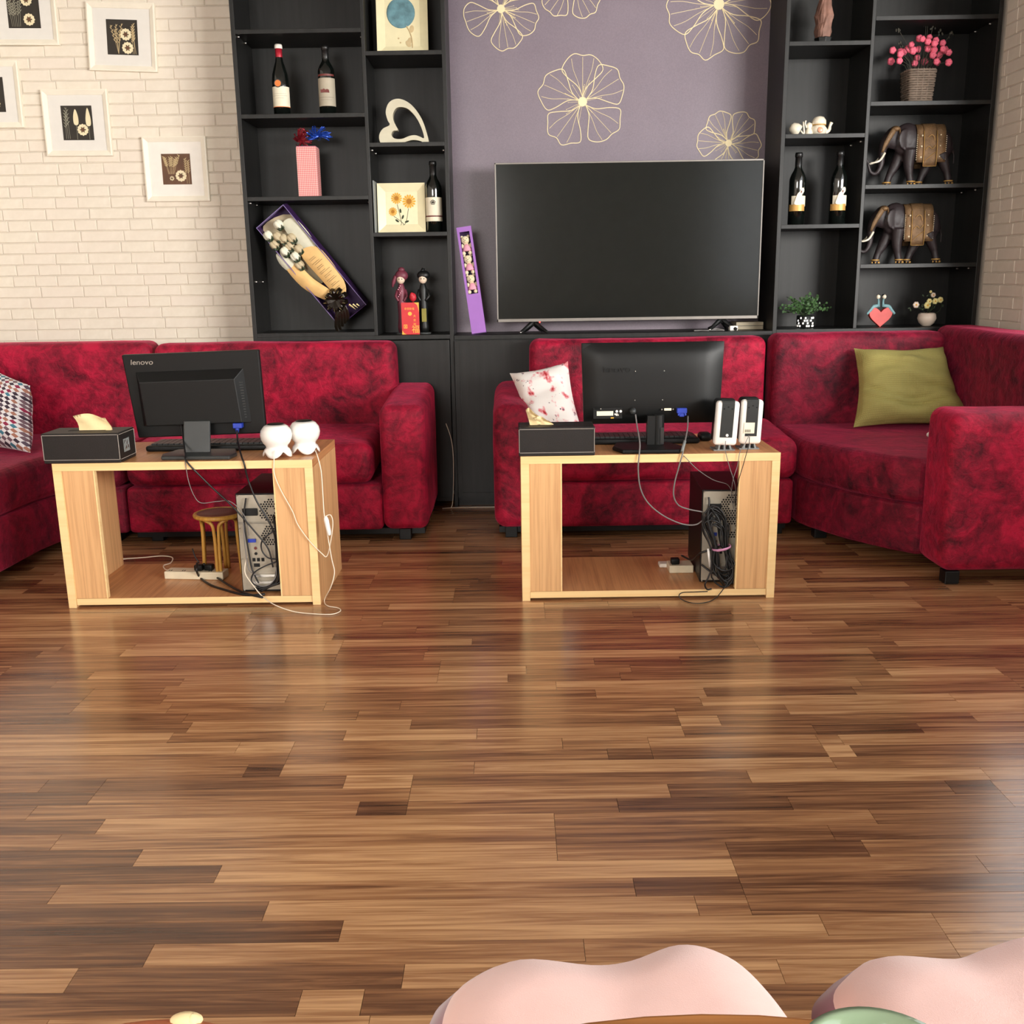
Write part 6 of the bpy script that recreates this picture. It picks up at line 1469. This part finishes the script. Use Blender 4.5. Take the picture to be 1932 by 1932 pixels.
seat('pink upholstered stool with a wavy seat, middle of the bottom edge behind the wood table', 'upholstered_stool', [(-.070, .690), (-.066, .737), (-.052, .765), (-.010, .789), (.060, .785), (.100, .790), (.150, .806), (.190, .790), (.214, .750), (.228, .690), (.235, .56), (.19, .44), (.06, .42), (-.05, .45), (-.078, .57)], .365, .448, 'pink', 'mauve', lb(.08), .08, .60, GP)
seat('pink upholstered stool at the bottom right corner, behind the green cup', 'upholstered_stool', [(.268, .690), (.268, .740), (.288, .768), (.318, .787), (.385, .787), (.428, .803), (.475, .814), (.530, .800), (.565, .75), (.575, .66), (.57, .54), (.52, .45), (.40, .42), (.29, .45), (.262, .57)], .365, .448, 'pink', 'mauve', lb(.41), .42, .60, GP)
seat('round orange-brown stool seat, bottom left edge of the photo', 'round_stool', [(-.300 + .166 * math.cos(a * .5236), .560 + .166 * math.sin(a * .5236)) for a in range(12)], .40, .448, 'brownseat', 'brownseat', lambda x, y: 0, -.300, .560)
m = MB(); m.ell((-0.2807, 0.7108, 0.4520), (.014, .007, .006), 14, 8); m.ell((-0.2751, 0.7101, 0.4520), (.006, .006, .006), 10, 6)
tag(m.build('napkin', 'tissue', smooth=True), 'small crumpled cream napkin on the orange-brown stool', 'napkin')
tt = thing('round_table', 'round brown wooden table, its far edge at the bottom of the photo under the cup', 'table', (.082, .092, 0))
MB().lathe([(0, .690), (.285, .690), (.298, .697), (.302, .704), (.302, .716), (.3005, .7195), (.299, .720), (0, .720)], (.082, .092, 0), 72, cap=False).build('tabletop', 'tabletop', tt, smooth=False, bevel=0)
MB().lathe([(.19, 0), (.185, .018), (.05, .035), (.032, .06), (.030, .60), (.06, .689)], (.082, .092, 0), 28).build('pedestal', 'tabletop', tt, smooth=True)
c = (.1325, .3065, .7205)
cp = MB().lathe([(.016, 0), (.019, .003), (.018, .006), (.025, .018), (.030, .032), (.0322, .044), (.0315, .0475), (.0285, .047), (.0265, .040), (.023, .024), (.014, .012), (0, .010)], c, 48, cap=False).build('teacup', 'celadon', smooth=True, base=c)
tag(cp, 'pale green glazed teacup on the round wooden table, bottom right', 'cup')
